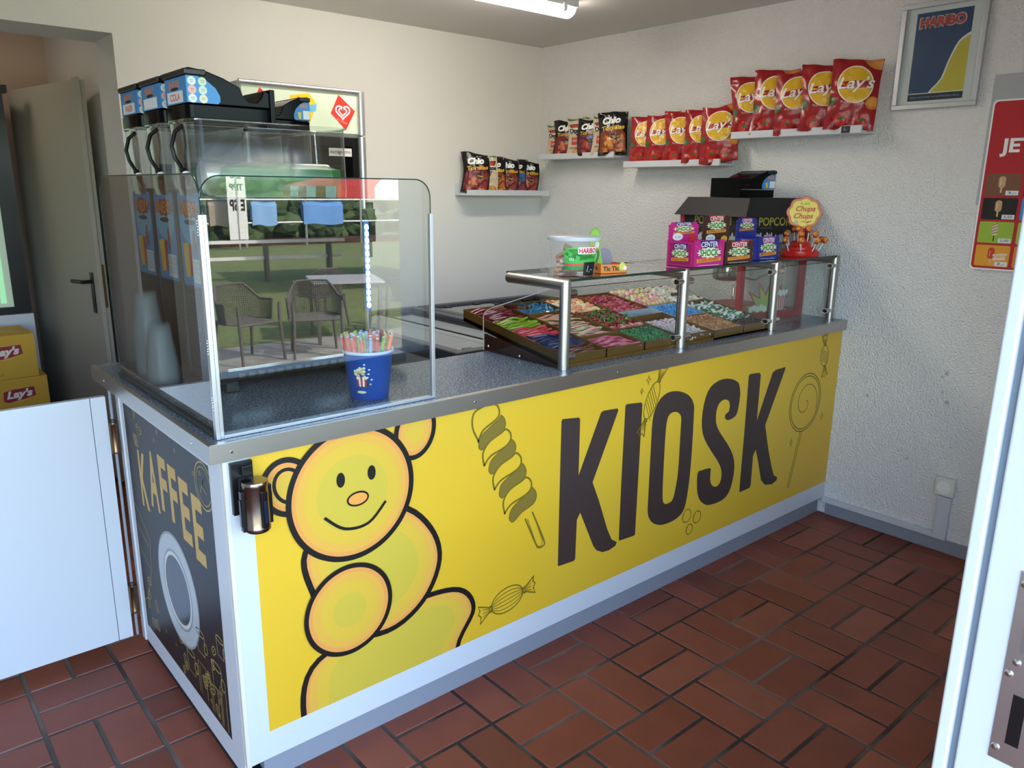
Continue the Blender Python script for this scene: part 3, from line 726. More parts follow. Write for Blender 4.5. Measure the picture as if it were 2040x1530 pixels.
# lids (lockable black covers) ----------------------------------------------------
def make_lid(text, sg=1):
    """origin: bottom centre of the tall, stickered end; runs +x"""
    t = thing('slush_bowl_lid', 'black plastic lid', 'lid')
    w2 = .088; LN = .232
    mb = MB()
    shell(mb, [rrbox_ring(0, LN, -w2, w2, .02, 0), rrbox_ring(0, LN, -w2, w2, .02, .034)], M_glblack, True, True)
    mb.box((LN-.012, -w2-.002, 0), (LN+.002, w2+.002, .085), M_glblack)
    mb.build('base_band', t, bevel=.002)
    mb = MB()
    prof = [(.004, .036), (.004, .118), (.012, .122), (.052, .118), (.10, .103), (.142, .084), (.150, .062), (.166, .050), (.186, .050), (.200, .066), (.204, .080), (LN, .078), (LN, .036)]
    n = len(prof)
    v = [(x, -w2+.004, z) for x, z in prof]+[(x, w2-.004, z) for x, z in prof]
    f = [tuple(range(n)), tuple(range(2*n-1, n-1, -1))]+[(i, (i+1) % n, n+(i+1) % n, n+i) for i in range(n)]
    mb.faces(v, f, M_glblack)
    mb.box((-.001, -w2+.001, .104), (.055, w2-.001, .119), M_black)
    mb.build('cover', t, bevel=.003)
    def lab(u, v, h):   # u: 0 at the corner; negative wraps the end, positive the near side
        u *= sg
        if u < 0: return Vector((.0035-h, sg*(-w2+.002-u), .036+v))
        return Vector((.0035+u, sg*(-w2+.0035-h), .036+v))
    a = Art()
    S_ = lambda P: [(sg*x, y) for x, y in P]
    a.fill(S_([(-.165, .002), (-.165, .066), (.0, .066), (.0, .002)]), M_slabel, layer=1)
    a.fill(S_([(0, .002), (.0, .066), (.03, .066), (.055, .055), (.074, .040), (.084, .022), (.084, .008), (.078, .002)]), M_slabel, layer=1)
    a.text('SNEXY', -.09*sg, .050, .085, .018, M_or, .03, layer=2); a.fill(ell(-.09*sg, .039, .03, .004), M_bk, layer=2)
    a.fill(S_([(-.150, .005), (-.030, .005), (-.030, .033), (-.150, .033)]), ink('#eceff0'), layer=2)
    if text: a.text(text, -.09*sg, .019, .075, .018, ink('#e0573f'), .02, layer=3)
    if sg > 0:
        for i, c_ in enumerate(('#dfe9e6', '#cfe6c2', '#f0b9ae', '#d5e6d8', '#dfe9e6', '#e9e3c8')):
            cx, cy = .014+.027*(i % 2), .054-.021*(i//2); a.fill(ell(cx, cy, .0105), ink(c_), layer=2); a.stroke([(cx-.005, cy+.002), (cx+.005, cy+.002)], .0012, ink('#6d8fa8'), layer=3); a.stroke([(cx-.004, cy-.002), (cx+.004, cy-.002)], .0012, ink('#c06a5a'), layer=3)
    else:
        a.text('SNEXY', -.028, .052, .045, .014, M_or, .03, layer=2); a.fill([(-.036, .006), (-.002, .006), (-.002, .036), (-.036, .036)], ink('#eceff0'), layer=2); a.fill([(-.064, .030), (-.046, .030), (-.048, .006), (-.058, .006)], M_ye, layer=2)
    mb = MB(); a.put(mb, lab, step=.165, dz=.0002); mb.build('sticker', t, smooth=0, recalc=False)
    return t
xl = .185-.024; zl_ = HZ+.7305
for i, (tx, lb) in enumerate((('COLA', 'black slush bowl lid with a COLA sticker, nearest of the three in the row'), ('', 'black slush bowl lid with a blank white name label, middle of the three'), ('WASSER', 'black slush bowl lid, red handwritten label, farthest of the three'))):
    t = make_lid(tx); t.location = (xl, .41+i*(BW+.005)+BW/2, zl_); t['label'] = lb; t['group'] = 'slush bowl lids'
t = make_lid('', -1); t.rotation_euler = (0, 0, PI); t.location = (.185+.42, .41+BW+.005+BW/2, zl_); t.scale = (.62, 1, .82)
t['label'] = 'short black slush bowl lid facing the other way beside the fridge sign'; t['group'] = 'slush bowl lids'
t = make_lid('', -1); t.rotation_euler = (0, 0, R(180-11)); t.location = (2.775, .42, 1.4915); LID_POP = t
t['label'] = 'black slush bowl lid lying on the roof of the popcorn machine'; t['group'] = 'slush bowl lids'

# ------------------------------------------------------------------ straws in a blue popcorn bucket
bk = thing('popcorn_bucket', 'blue paper popcorn bucket holding straws beside the glass screen', 'bucket', (.505, .165, HZ))
M_bb = mat('blue_card', '#1d4fa6', .3)
mb = MB(); mb.lathe([(0, .001), (.052, .001), (.053, .003), (.067, .128), (.069, .131), (.067, .134), (.065, .131), (.052, .012), (0, .012)], (0, 0, 0), M_bb, 48)
mb.lathe([(.066, .127), (.0695, .129), (.0705, .1325), (.0690, .136), (.0655, .136), (.0655, .131)], (0, 0, 0), mat('card_rim', '#c9d6ec', .4), 48)
a = Art(); CR = ink('#efe2b4'); CW_ = ink('#f2efe6')
for k in range(5): a.fill([(-.012+.005*k, .038), (-.007+.005*k, .038), (-.0085+.0058*k, .066), (-.0145+.0058*k, .066)], ink('#c7392f') if k % 2 == 0 else CW_, layer=2)
rnd = random.Random(3)
for k in range(26): a.fill(ell(rnd.uniform(-.017, .013), rnd.uniform(.066, .094)-abs(rnd.uniform(-.01, .01)), .0045, .0038, n=9), rnd.choice((CR, CW_, ink('#e0bf73'))), layer=3+k % 3)
for u, v in ((.022, .086), (.020, .074), (.017, .064), (.024, .045), (.010, .100), (.028, .058)): a.fill(ell(u, v, .003, .0022, n=8), CW_, layer=2)
a.fill(ell(-.002, .022, .014, .004), CR, layer=2); a.fill(ell(.010, .046, .014, .010), ink('#16294f'), layer=2)
an0 = math.atan2(-1.85, -1.06)-.35
a.put(mb, lambda u, v, h: Vector(((.0532+.1095*v+h)*math.cos(an0+u/.06), (.0532+.1095*v+h)*math.sin(an0+u/.06), v+.003)), step=.01, dz=.0002)
mb.build('tub', bk, recalc=False)
SC = [('red', '#d3303a'), ('green', '#4fae3c'), ('blue', '#2f66c8'), ('orange', '#ef6a2e'), ('light blue', '#4aa3e0')]
protos = []
for nm, hx in SC:
    mb = MB(); mb.tube([(0, 0, 0), (0, 0, .166)], .0048, mat('straw_'+nm.replace(' ', '_'), hx, .25), 10, caps=False); mb.tube([(0, 0, .001), (0, 0, .1665)], .0040, mat('straw_inside', '#dfe3ea', .3), 10, caps=False)
    o = mb.build('drinking_straw'); tag(o, 'wide %s plastic drinking straw standing in the blue bucket' % nm, 'straw', '%s straws in the blue bucket' % nm); protos.append(o)
rnd = random.Random(11); used = set(); k = 0
for ring, cnt, rr in ((0, 5, .012), (1, 11, .028), (2, 19, .044)):
    for j in range(cnt):
        an = 2*PI*j/cnt+ring*.3; ci = rnd.choice((0, 0, 0, 1, 1, 2, 3, 4))
        base = Vector((.505+rr*.72*math.cos(an), .165+rr*.72*math.sin(an), HZ+.0135)); top = Vector((.505+rr*1.5*math.cos(an)+rnd.uniform(-.004, .004), .165+rr*1.5*math.sin(an)+rnd.uniform(-.004, .004), HZ+.158+rnd.uniform(-.008, .012)))
        if ci in used: o = protos[ci].copy(); COL.objects.link(o)
        else: o = protos[ci]; used.add(ci)
        o.rotation_euler = (top-base).to_track_quat('Z', 'Y').to_euler(); o.location = base
for ci in range(5):
    if ci not in used: bpy.data.objects.remove(protos[ci])

# ------------------------------------------------------------------ stacked clear cups behind the side pane
M_cup = milky('clear_cup', '#f4f8fa', .11, .12)
mb = MB(); mb.lathe([(.0, .118), (.029, .118), (.030, .116), (.0445, .004), (.0475, .003), (.0475, 0), (.0445, 0), (.0295, .112), (0, .114)], (0, 0, 0), M_cup, 24); c0 = mb.build('plastic_cup')
tag(c0, 'clear plastic cup in the upside-down stack behind the side glass pane', 'cup', 'stacked clear plastic cups')
for k in range(22):
    o = c0 if k == 0 else c0.copy()
    if k: COL.objects.link(o)
    o.location = (.112, .775, HZ+.001+k*.0066)
mb = MB(); mb.lathe([(.0, .118), (.029, .118), (.030, .116), (.0445, .004), (.0475, .003), (.0475, 0), (.0445, 0), (.0295, .112), (0, .114)], (0, 0, 0), M_cup, 24); c1 = mb.build('plastic_cup')
tag(c1, 'clear plastic cup in the shorter second stack behind the side glass pane', 'cup', 'cups of the shorter stack')
for k in range(10):
    o = c1 if k == 0 else c1.copy()
    if k: COL.objects.link(o)
    o.location = (.110, .665, HZ+.001+k*.0066)

# ------------------------------------------------------------------ sneeze guard: posts, arms, clamps, panes, shelf
gd = thing('sneeze_guard', 'steel post and glass sneeze guard with a glass shelf over the sweet trays', 'sneeze guard', (1.165, .072, HZ))
PX = [0, .607, 1.220, 1.712]
for i, x in enumerate(PX):
    mb = MB(); z1 = .290
    rr = .0175; T_ = [2*PI*k/24 for k in range(24)]; z1 -= rr
    mit = [(x+rr*math.cos(t), rr*math.sin(t), z1-rr*math.sin(t)) for t in T_]       # mitred joint of post and arm
    shell(mb, [[(x+rr*math.cos(t), rr*math.sin(t), 0) for t in T_], mit], M_steel, True, False)
    mb.build('post', gd)
    mb = MB(); shell(mb, [mit, [(x+rr*math.cos(t), .275, z1-rr*math.sin(t)) for t in T_]], M_steel, False, True); mb.cyl((x, .275, z1), (x, .278, z1), .014, M_black, 16); mb.build('arm', gd)
    for z in (.040, .245):
        mb = MB()
        x0 = x-(.045 if i > 0 else 0); x1 = x+(.045 if i < 3 else 0)
        mb.cyl((x0, .0, z), (x1, .0, z), .0115, M_steel2, 18)
        for q, ok in ((x-.045, i > 0), (x+.045, i < 3)):
            if ok: mb.cyl((q-.001*(1 if q < x else -1), 0, z), (q+.0015*(1 if q > x else -1), 0, z), .0085, M_black, 14)
        mb.build('clamp', gd)
for i in range(3):
    x0, x1 = PX[i]+.028, PX[i+1]-.028
    mb = MB(); mb.faces([(x0, .004, .018), (x1, .004, .018), (x1, .004, .262), (x0, .004, .262)], [(0, 1, 2, 3)], M_glass); mb.build('front_pane', gd, recalc=False, smooth=0)
    mb = MB(); mb.box((x0-.001, .002, .018), (x0+.001, .007, .262), M_gedge); mb.box((x1-.001, .002, .018), (x1+.001, .007, .262), M_gedge); mb.box((x0, .002, .261), (x1, .007, .263), M_gedge); mb.build('pane_edge', gd, smooth=0)
    x0, x1 = PX[i]+.010, PX[i+1]-.010; sd_ = .300 if i < 2 else .133
    mb = MB(); mb.faces([(x0, -.008, .2905), (x1, -.008, .2905), (x1, sd_, .2905), (x0, sd_, .2905)], [(0, 1, 2, 3)], M_glass); mb.build('glass_shelf', gd, recalc=False, smooth=0)
    mb = MB(); mb.box((x0, -.0095, .283), (x1, -.0075, .291), M_gedge); mb.build('shelf_front_edge', gd, smooth=0); mb = MB(); mb.box((x0, sd_-.0005, .283), (x1, sd_+.0015, .291), M_gedge); mb.build('shelf_back_edge', gd, smooth=0)
GZ = HZ+.2912
# acrylic side cheek with brown wedge
ck = thing('display_side_cheek', 'clear acrylic cheek and brown wedge at the left end of the sweet trays', 'side panel', (1.158, .09, HZ))
mb = MB(); mb.prism([(0, 0, 0), (0, .391, 0), (0, .391, .122), (0, .38, .140), (0, .343, .158), (0, .021, .262), (0, 0, .262)], (.004, 0, 0), M_acry)
mb.tube([(.002, .391, 0), (.002, .391, .122), (.002, .38, .140), (.002, .343, .158), (.002, .021, .262)], .0016, mat('acrylic_edge', '#e3d9cf', .3), 6); mb.tube([(.002, 0, 0), (.002, 0, .262)], .0014, mat('acrylic_edge', '#e3d9cf', .3), 6)
mb.build('acrylic_panel', ck, smooth=0)
M_brown = mat('brown_acrylic', '#3d2119', .25); M_gold = mat('gold_anodised', '#86622c', .33, .6); M_gold_in = mat('brown_tray_inside', '#6b3d22', .4, .2)
mb = MB(); mb.prism([(.0045, .004, 0), (.0045, .388, 0), (.0045, .388, .058), (.0045, .004, .006)], (.008, 0, 0), M_brown)
for y, z in ((.36, .018), (.19, .010)): mb.lathe([(0, -.004), (.0035, -.003), (.005, 0)], (-.0005, y, z), M_steel2, 12, 'x')
mb.build('wedge', ck)

# ------------------------------------------------------------------ tilted sweet trays
SL_, SY0, SZ0 = .16, .10, .990                  # slope of the tray tops
def tz(y): return SZ0+SL_*(y-SY0)
TILT = math.atan(SL_)
rk = thing('tray_rack', 'brown sloping rack under the sweet trays on the worktop', 'rack', (1.18, .09, HZ))
for x in (1.19, 1.60, 2.005, 2.39):
    xx = x-1.18
    mb = MB(); mb.prism([(xx, .03, 0), (xx, .36, 0), (xx, .36, .044), (xx, .03, .0005)], (.012, 0, 0), M_brown)
    mb.build('support', rk, smooth=0)
mb = MB(); mb.box((.0, -.006, 0), (1.225, .0, .010), M_gold); mb.build('front_rail', rk)
M_whitetray = mat('pale_tray', '#a9b2bf', .4)
DEP = .047
DIN = .030
def tray(x0, x1, y0, y1, lab, inner=M_gold_in, outer=M_gold, dep=DEP, din=DIN):
    t = thing('sweet_tray', lab, 'tray', ((x0+x1)/2, (y0+y1)/2, tz((y0+y1)/2)-dep), 0, 'sloping sweet trays')
    ox, oy, oz = t.location
    g = .0016; th = .0025
    x0 += g; x1 -= g; y0 += g; y1 -= g
    def P(x, y, d): return (x-ox, y-oy, tz(y)-d-oz)
    mb = MB()
    mb.hexa([P(x0,y0,dep), P(x1,y0,dep), P(x1,y1,dep), P(x0,y1,dep), P(x0,y0,din), P(x1,y0,din), P(x1,y1,din), P(x0,y1,din)], inner)
    for (a0, b0, a1, b1) in ((x0, y0, x1, y0+th), (x0, y1-th, x1, y1), (x0, y0, x0+th, y1), (x1-th, y0, x1, y1)):
        mb.hexa([P(a0,b0,dep-th), P(a1,b0,dep-th), P(a1,b1,dep-th), P(a0,b1,dep-th), P(a0,b0,0), P(a1,b0,0), P(a1,b1,0), P(a0,b1,0)], outer)
    mb.build('tray_body', t, smooth=0)
    return (x0+th, x1-th, y0+th, y1-th)

RC = random.Random(21)
def scatter(region, protos, pitch, layers, zoff, jitter=.3, ang=None, sink=0, tiltj=.5, prob=1, dep=DIN):
    """lay copies of the sweets in a tray: layered jittered grid on the sloping bottom"""
    x0, x1, y0, y1 = region; used = set(); m_ = pitch[0]*.5; my = pitch[1]*.5+.002
    for ly in range(layers):
        nx = max(1, int((x1-x0)/pitch[0])); ny = max(1, int((y1-y0)/pitch[1]))
        for i in range(nx):
            for j in range(ny):
                if RC.random() > prob: continue
                x = x0+(i+.5+RC.uniform(-jitter, jitter)*.8)*(x1-x0)/nx; y = y0+(j+.5+RC.uniform(-jitter, jitter)*.8)*(y1-y0)/ny
                x = min(max(x, x0+m_), x1-m_); y = min(max(y, y0+my), y1-my)
                k = RC.randrange(len(protos)); z = tz(y)-dep+.001+zoff+ly*pitch[2]+RC.uniform(-.001, .0015)
                if k in used: o = protos[k].copy(); COL.objects.link(o)
                else: o = protos[k]; used.add(k)
                rz = RC.uniform(0, 2*PI) if ang is None else ang+RC.uniform(-.25, .25)
                o.rotation_euler = (TILT+RC.uniform(-tiltj, tiltj), RC.uniform(-tiltj, tiltj), rz); o.location = (x, y, z)
    for k, o in enumerate(protos):
        if k not in used: bpy.data.objects.remove(o)
def sweet(fn, name, label, cat, group, **kw):
    mb = MB(); fn(mb); o = mb.build(name, **kw); tag(o, label, cat, group); return o

# column A: long fruit laces, five colours lying across one long tray
rA = tray(1.188, 1.390, .090, .640, 'brown tray of long fruit laces at the left end of the rack')
def lace_proto(hx, seed, ln=.165, r=.0042):
    rnd = random.Random(seed); mb = MB()
    P = smooth_open([(-ln/2+ln*k/5, rnd.uniform(-.008, .008)) for k in range(6)], 3)
    mb.tube([(p[0], p[1], .006*math.sin(3*p[0]*20+seed)) for p in P], r, mat('lace_'+hx[1:], hx, .3), 7); return mb.build('fruit_lace')
for (ya, yb, hx, nm) in ((.095, .180, '#6e3a2c', 'brown'), (.182, .300, '#1d2a5c', 'dark blue'), (.302, .392, '#d2404f', 'red'), (.394, .500, '#8fae22', 'green'), (.502, .636, '#7a1426', 'dark red')):
    ps = [lace_proto(hx, s) for s in (1, 2, 3)]
    for o in ps: tag(o, 'long %s fruit lace in the bundle in the leftmost tray' % nm, 'sweet', '%s fruit laces' % nm)
    used = set(); n = int((yb-ya)/.0092)
    for ly in range(3):
        for j in range(n if ly < 2 else n//2):
            k = RC.randrange(3); y = ya+(j+.5)*(yb-ya)/(n if ly < 2 else n//2)+RC.uniform(-.003, .003)
            if k in used: o = ps[k].copy(); COL.objects.link(o)
            else: o = ps[k]; used.add(k)
            xo = RC.uniform(-.006, .006) if ly < 2 else RC.uniform(-.012, .012)
            o.location = ((rA[0]+rA[1])/2+xo, min(max(y, rA[2]+.01), rA[3]-.01), tz(y)-DIN+.0055+ly*.0085); o.rotation_euler = (TILT, RC.uniform(-.02, .02)*ly, RC.uniform(-.07, .07)*(1+ly*.6))
# column B: sour straps and blue gums
r = tray(1.390, 1.590, .090, .222, 'gold-fronted tray of pink sour straps in the front row')
def strap(hx, seed, ln=.150, w_=.013):
    rnd = random.Random(seed); mb = MB(); m = mat('strap_'+hx[1:], hx, .75, bump=(900, .6, .001)); ph = rnd.uniform(0, 6)
    def fn(u, v):
        x = (u-.5)*ln; return (x, (v-.5)*w_+.004*math.sin(x*30+ph), .0030*math.sin(x*60+ph)+.0012)
    mb.grid(fn, 16, 2, m)
    def fn2(u, v): p = fn(u, v); return (p[0], p[1], p[2]-.003)
    mb.grid(fn2, 12, 2, m)
    return mb.build('sour_strap')
def straps(region, cols, nm, layers, pitch=(.10, .0095, .0065), ang=-.12):
    ps = [strap(h_, i) for i, h_ in enumerate(cols)]
    for o in ps: tag(o, '%s sugared sour strap in the second tray column from the left' % nm, 'sweet', '%s sour straps' % nm)
    scatter(region, ps, pitch, layers, .006, .3, ang, tiltj=.06)
straps((r[0]+.025, r[1]-.025, r[2]+.006, r[3]-.006), ['#d4567e', '#e0708f', '#c94a72', '#dd7f9a'], 'pink', 3)
r = tray(1.390, 1.590, .222, .500, 'brown tray of pale peach and pink sour straps in the second column')
straps((r[0]+.025, r[1]-.025, r[2]+.006, (r[2]+r[3])/2), ['#dd9aa4', '#e3b3a6', '#d98fa6', '#b9bf8c'], 'pale pink', 3)
straps((r[0]+.025, r[1]-.025, (r[2]+r[3])/2, r[3]-.006), ['#c9a184', '#d39a86', '#b8a07e', '#cf8b7f'], 'peach', 3)
def gum(col, sx=1, sy=1, sz=.6, r_=.011, rough=.25, bumpy=0, two=None, seed=0):
    def f(mb):
        m = mat('gum_%s_%d' % (col[1:], int(rough*100)), col, rough); mb.ball((0, 0, 0), r_, m, sx, sy, sz, 2)
        if two: mb.ball((0, 0, r_*sz*.45), r_*.86, mat('gum_%s_%d' % (two[1:], int(rough*100)), two, rough), sx, sy, sz, 2)
        if bumpy:
            for v in mb.bm.verts: v.co += v.co.normalized()*r_*bumpy*noise.noise(v.co*120+Vector((seed, seed, 0)))
    return f
def protos_g(cols, name, label, group, **kw):
    return [sweet(gum(c, seed=i, **kw), name, label, 'sweet', group) for i, c in enumerate(cols)]
r = tray(1.390, 1.590, .500, .642, 'brown tray of blue fish-shaped gums at the back of the second column')
def dolphin(mb, c1='#1f6f9c', c2='#cfd8d4'):
    m1 = mat('gum_blue', c1, .15); m2 = mat('gum_white', c2, .4)
    P = [(-.020, .000), (-.010, .006), (.004, .007), (.014, .003), (.022, .008), (.020, -.003), (.006, -.005), (-.010, -.004)]
    Q = smooth_closed(P, 3); mb.prism([(x, y, 0) for x, y in Q], (0, 0, .006), m1); mb.prism([(x*.8, y*.7, -.003) for x, y in Q], (0, 0, .003), m2)
ps = [sweet(dolphin, 'fish_gum', 'glossy blue and white fish-shaped gum in the back tray', 'sweet', 'blue fish gums', bevel=.0015), sweet(lambda mb: dolphin(mb, '#2b82b0', '#a8c96c'), 'fish_gum', 'glossy blue and white fish-shaped gum in the back tray', 'sweet', 'blue fish gums', bevel=.0015)]
scatter(r, ps, (.024, .020, .010), 2, .006, tiltj=.8)
# column C
r = tray(1.590, 1.792, .090, .240, 'gold-fronted tray with green-tinted sides holding green gum balls', inner=mat('green_tray_inside', '#2f5a50', .35))
scatter(r, protos_g(['#0f6a3f', '#17804c', '#0d5a3a'], 'green_gum_ball', 'shiny dark green gum ball in the front tray', 'green gum balls', sz=1, r_=.0085, rough=.15), (.0155, .0155, .0125), 2, .008, tiltj=.5)
r = tray(1.590, 1.792, .240, .452, 'brown tray of red cherry and berry gums in the third column')
def cherry(mb):
    mr = mat('cherry_red', '#8f1220', .12); mg = mat('leaf_green', '#3f7a34', .25)
    for s in (-1, 1): mb.ball((s*.009, 0, 0), .0085, mr)
    mb.tube([(-.009, 0, .006), (-.003, .010, .010), (.001, .018, .010)], .0018, mg, 6); mb.tube([(.009, 0, .006), (.004, .010, .010), (.001, .018, .010)], .0018, mg, 6); mb.ball((.003, .019, .010), .006, mg, 1.4, .8, .35, 1)
ps = [sweet(cherry, 'cherry_gum', 'glossy red twin cherry gum with a green stalk', 'sweet', 'cherry gums')]
scatter((r[0], r[1], r[2]+.05, r[3]), ps, (.027, .024, .011), 2, .009, tiltj=.7)
scatter((r[0], r[1], r[2], r[2]+.055), protos_g(['#dc8f93', '#e0a39a', '#b03a40'], 'finger_gum', 'pale pink finger-shaped gum at the front of the cherry tray', 'pale pink finger gums', sx=1.9, sy=.7, sz=.6, r_=.010, rough=.5), (.026, .016, .009), 2, .007)
r = tray(1.590, 1.792, .452, .655, 'red-brown tray of peach and cream gums in the third column', inner=mat('rust_tray_inside', '#8a4427', .45))
scatter(r, protos_g(['#e2a067', '#e8cfa0', '#dd8a78', '#e3d9c4', '#e7b58a'], 'peach_gum', 'soft peach and cream coloured gum slice', 'peach gums', sx=1.3, sz=.55, r_=.0125, rough=.6), (.024, .022, .010), 2, .008)
# column D
r = tray(1.792, 1.995, .090, .342, 'pale-walled tray of white and lilac marshmallow twists in the front row', inner=M_whitetray)
def twist(mb, c1='#d9cfdc', c2='#b9a5c2'):
    for s, c in ((0, c1), (PI, c2)):
        mb.tube([(-.013+.026*k/8, .0028*math.cos(s+k*.8), .0028*math.sin(s+k*.8)) for k in range(9)], .0036, mat('mallow_'+c[1:], c, .8), 7)
ps = [sweet(twist, 'marshmallow_twist', 'small white and lilac marshmallow twist', 'sweet', 'marshmallow twists'), sweet(lambda mb: twist(mb, '#e6dfcf', '#d3b9c4'), 'marshmallow_twist', 'small white and lilac marshmallow twist', 'sweet', 'marshmallow twists')]
scatter((r[0], r[1], r[2], r[2]+.20), ps, (.021, .0145, .0085), 2, .006, tiltj=.4)
r = tray(1.792, 1.995, .342, .408, 'narrow pale empty tray between the sweets', inner=M_whitetray, outer=M_whitetray)
r = tray(1.792, 1.995, .408, .655, 'brown tray of dull red and pink gums in the fourth column')
scatter(r, protos_g(['#9c2433', '#b23a4c', '#a84560', '#8d2a2e', '#c05a6a'], 'berry_gum', 'dull red sugared gum piece in the fourth column', 'red berry gums', sx=1.5, sz=.55, r_=.0115, rough=.5, bumpy=.2), (.026, .020, .009), 2, .007)
# column E
r = tray(1.995, 2.200, .082, .270, 'gold-fronted tray of light brown nut sweets in the front row')
scatter(r, protos_g(['#a9714a', '#b98358', '#9c6540', '#c08e62'], 'nut_sweet', 'light brown nut-shaped sweet', 'brown nut sweets', sx=1.25, sy=.9, sz=.8, r_=.0105, rough=.4, bumpy=.25), (.0215, .0190, .012), 2, .009)
r = tray(1.995, 2.200, .270, .430, 'pale tray of sky blue gum balls', inner=M_whitetray, outer=M_whitetray)
scatter(r, protos_g(['#2f8fd6', '#3f9ee0', '#2a7fc4'], 'blue_gum_ball', 'sky blue gum ball', 'sky blue gum balls', sz=1, r_=.009, rough=.3), (.0180, .0180, .0125), 2, .009)
r = tray(1.995, 2.200, .430, .660, 'red-brown tray of pastel sugared balls', inner=mat('rust_tray_inside', '#8a4427', .45))
scatter(r, protos_g(['#e6c77f', '#e3a9ad', '#dcd9a8', '#d8859a', '#b9cc95', '#ecd9b8'], 'pastel_ball', 'pastel sugared gum ball', 'pastel sugared balls', sz=.9, r_=.0125, rough=.75), (.0245, .0245, .014), 2, .012)
# column F
r = tray(2.200, 2.412, .082, .425, 'brown tray of mint green and white chews at the right end')
def chew(mb, c1='#cfdcd2', c2='#1c5a3e'):
    Q = smooth_closed([(-.017, -.004), (-.012, .006), (.008, .007), (.017, .001), (.012, -.006), (-.008, -.007)], 3)
    mb.prism([(x, y, 0) for x, y in Q], (0, 0, .005), mat('chew_'+c1[1:], c1, .6)); mb.prism([(x*.97, y*.95, -.004) for x, y in Q], (0, 0, .004), mat('chew_'+c2[1:], c2, .3))
ps = [sweet(lambda mb, q=q: chew(mb, *q), 'mint_chew', 'mint green and white shell-shaped chew', 'sweet', 'mint and white chews', bevel=.001) for q in (('#cfdcd2', '#1c5a3e'), ('#d5dad3', '#d09a94'), ('#1f6a45', '#c9d6cc'))]
scatter((r[0], r[1], r[2]+.10, r[3]), ps, (.030, .021, .0095), 2, .006, tiltj=.7)
ps = protos_g(['#2a1f22', '#38292b'], 'liquorice_piece', 'small dark liquorice piece at the front of the right-end tray', 'dark liquorice pieces', sx=1.5, sz=.5, r_=.010, rough=.3)
scatter((r[0], r[1], r[2], r[2]+.10), ps, (.022, .018, .008), 2, .006)
r = tray(2.200, 2.412, .425, .662, 'brown tray of white foam sweets with a scoop at the back right')
scatter(r, protos_g(['#e0dbcf', '#d6cfc0', '#e8e4da'], 'foam_sweet', 'white curved foam sweet', 'white foam sweets', sx=1.7, sy=.9, sz=.7, r_=.0125, rough=.8, bumpy=.35), (.028, .024, .013), 2, .010)
# scoop on the foam sweets
s = thing('sweet_scoop', 'clear plastic scoop with a dark handle lying in the white foam sweets', 'scoop', (2.25, .50, tz(.50)+.006), R(-38))
mb = MB(); mb.tube([(0, 0, .004), (.035, 0, .008)], .007, M_dark, 10); mb.build('handle', s)
mb = MB(); mb.grid(lambda u, v: (.035+.06*u, (v-.5)*.05*(.5+.5*u), .012*(2*(v-.5))**2*2+.001), 8, 8, milky('clear_grey_plastic', '#9aa0a0', .55)); mb.build('bowl', s)
# tongs
def tongs(loc, rz, rx, label, ln=.15):
    t = thing('serving_tongs', label, 'tongs', loc, rz)
    t.rotation_euler = (rx, 0, rz)
    for s in (-1, 1):
        mb = MB(); P = [(-ln/2, s*.001, 0), (-ln*.3, s*.008, 0), (ln*.2, s*.014, 0), (ln*.42, s*.008, 0), (ln/2, s*.010, 0)]
        Q = [(x, y-s*.001, z) for x, y, z in P]
        for i in range(4): mb.hexa([(P[i][0], P[i][1], -.006), (P[i+1][0], P[i+1][1], -.006), (Q[i+1][0], Q[i+1][1], -.006), (Q[i][0], Q[i][1], -.006), (P[i][0], P[i][1], .006), (P[i+1][0], P[i+1][1], .006), (Q[i+1][0], Q[i+1][1], .006), (Q[i][0], Q[i][1], .006)], M_steel2)
        mb.build('arm', t)
tongs((1.395, .600, tz(.600)+.004), R(-65), 0, 'small steel tongs resting across the back edge of the leftmost tray')

# ------------------------------------------------------------------ popcorn machine
pm = thing('popcorn_machine', 'red popcorn machine with glass sides, black roof and a steel kettle', 'popcorn machine', (2.452, .280, HZ), R(-11))
PW, PD = .415, .42
mb = MB()
mb.box((0, 0, 0), (PW, PD, .03), M_red)
mb.build('base', pm, bevel=.002)
for x, y in ((0, 0), (PW-.026, 0), (0, PD-.026), (PW-.026, PD-.026)):
    mb = MB(); mb.box((x, y, .03), (x+.026, y+.026, .46), M_red); mb.build('column', pm, bevel=.001)
mb = MB(); mb.box((.026, .008, .34), (PW-.026, .014, .46), M_blackm); mb.box((.008, .026, .34), (.014, PD-.026, .46), M_blackm)
YT = ink('#a39a3e'); WT = ink('#aab0b8')
a = Art(); a.text('POPCORN', 0, .028, .235, .038, YT, .02, layer=1); a.text('by Kitchen Quality', -.07, .0, .08, .007, ink('#6d6f76'), layer=1)
rnd = random.Random(5)
for k in range(26):
    x = -.17+.34*k/25; h_ = rnd.uniform(.012, .03); a.fill(ell(x, -.055+h_*.3, .008, h_, 0, 10), WT, layer=1+k % 2); 
a.put(mb, plane_fn((PW/2, .008, .41), (1, 0, 0), (0, 0, 1), (0, -1, 0)), dz=.0003); a.put(mb, plane_fn((.008, PD/2, .41), (0, -1, 0), (0, 0, 1), (-1, 0, 0)), dz=.0003)
mb.build('header_panel', pm, smooth=0)
mb = MB()
mb.faces([(.026, .011, .03), (PW-.026, .011, .03), (PW-.026, .011, .34), (.026, .011, .34)], [(0,1,2,3)], M_glass)
mb.build('front_pane', pm, smooth=0, recalc=False)
mb = MB(); a = Art(); P = []
for k in range(14): an = PI*k/13; rr = .15 if k % 2 == 0 else .08; P.append((rr*math.cos(an)*1.1, rr*math.sin(an)))
a.fill(P, ink('#b4574a'), layer=1); a.fill([(x*.85, y*.85) for x, y in P], ink('#a8bd6a'))
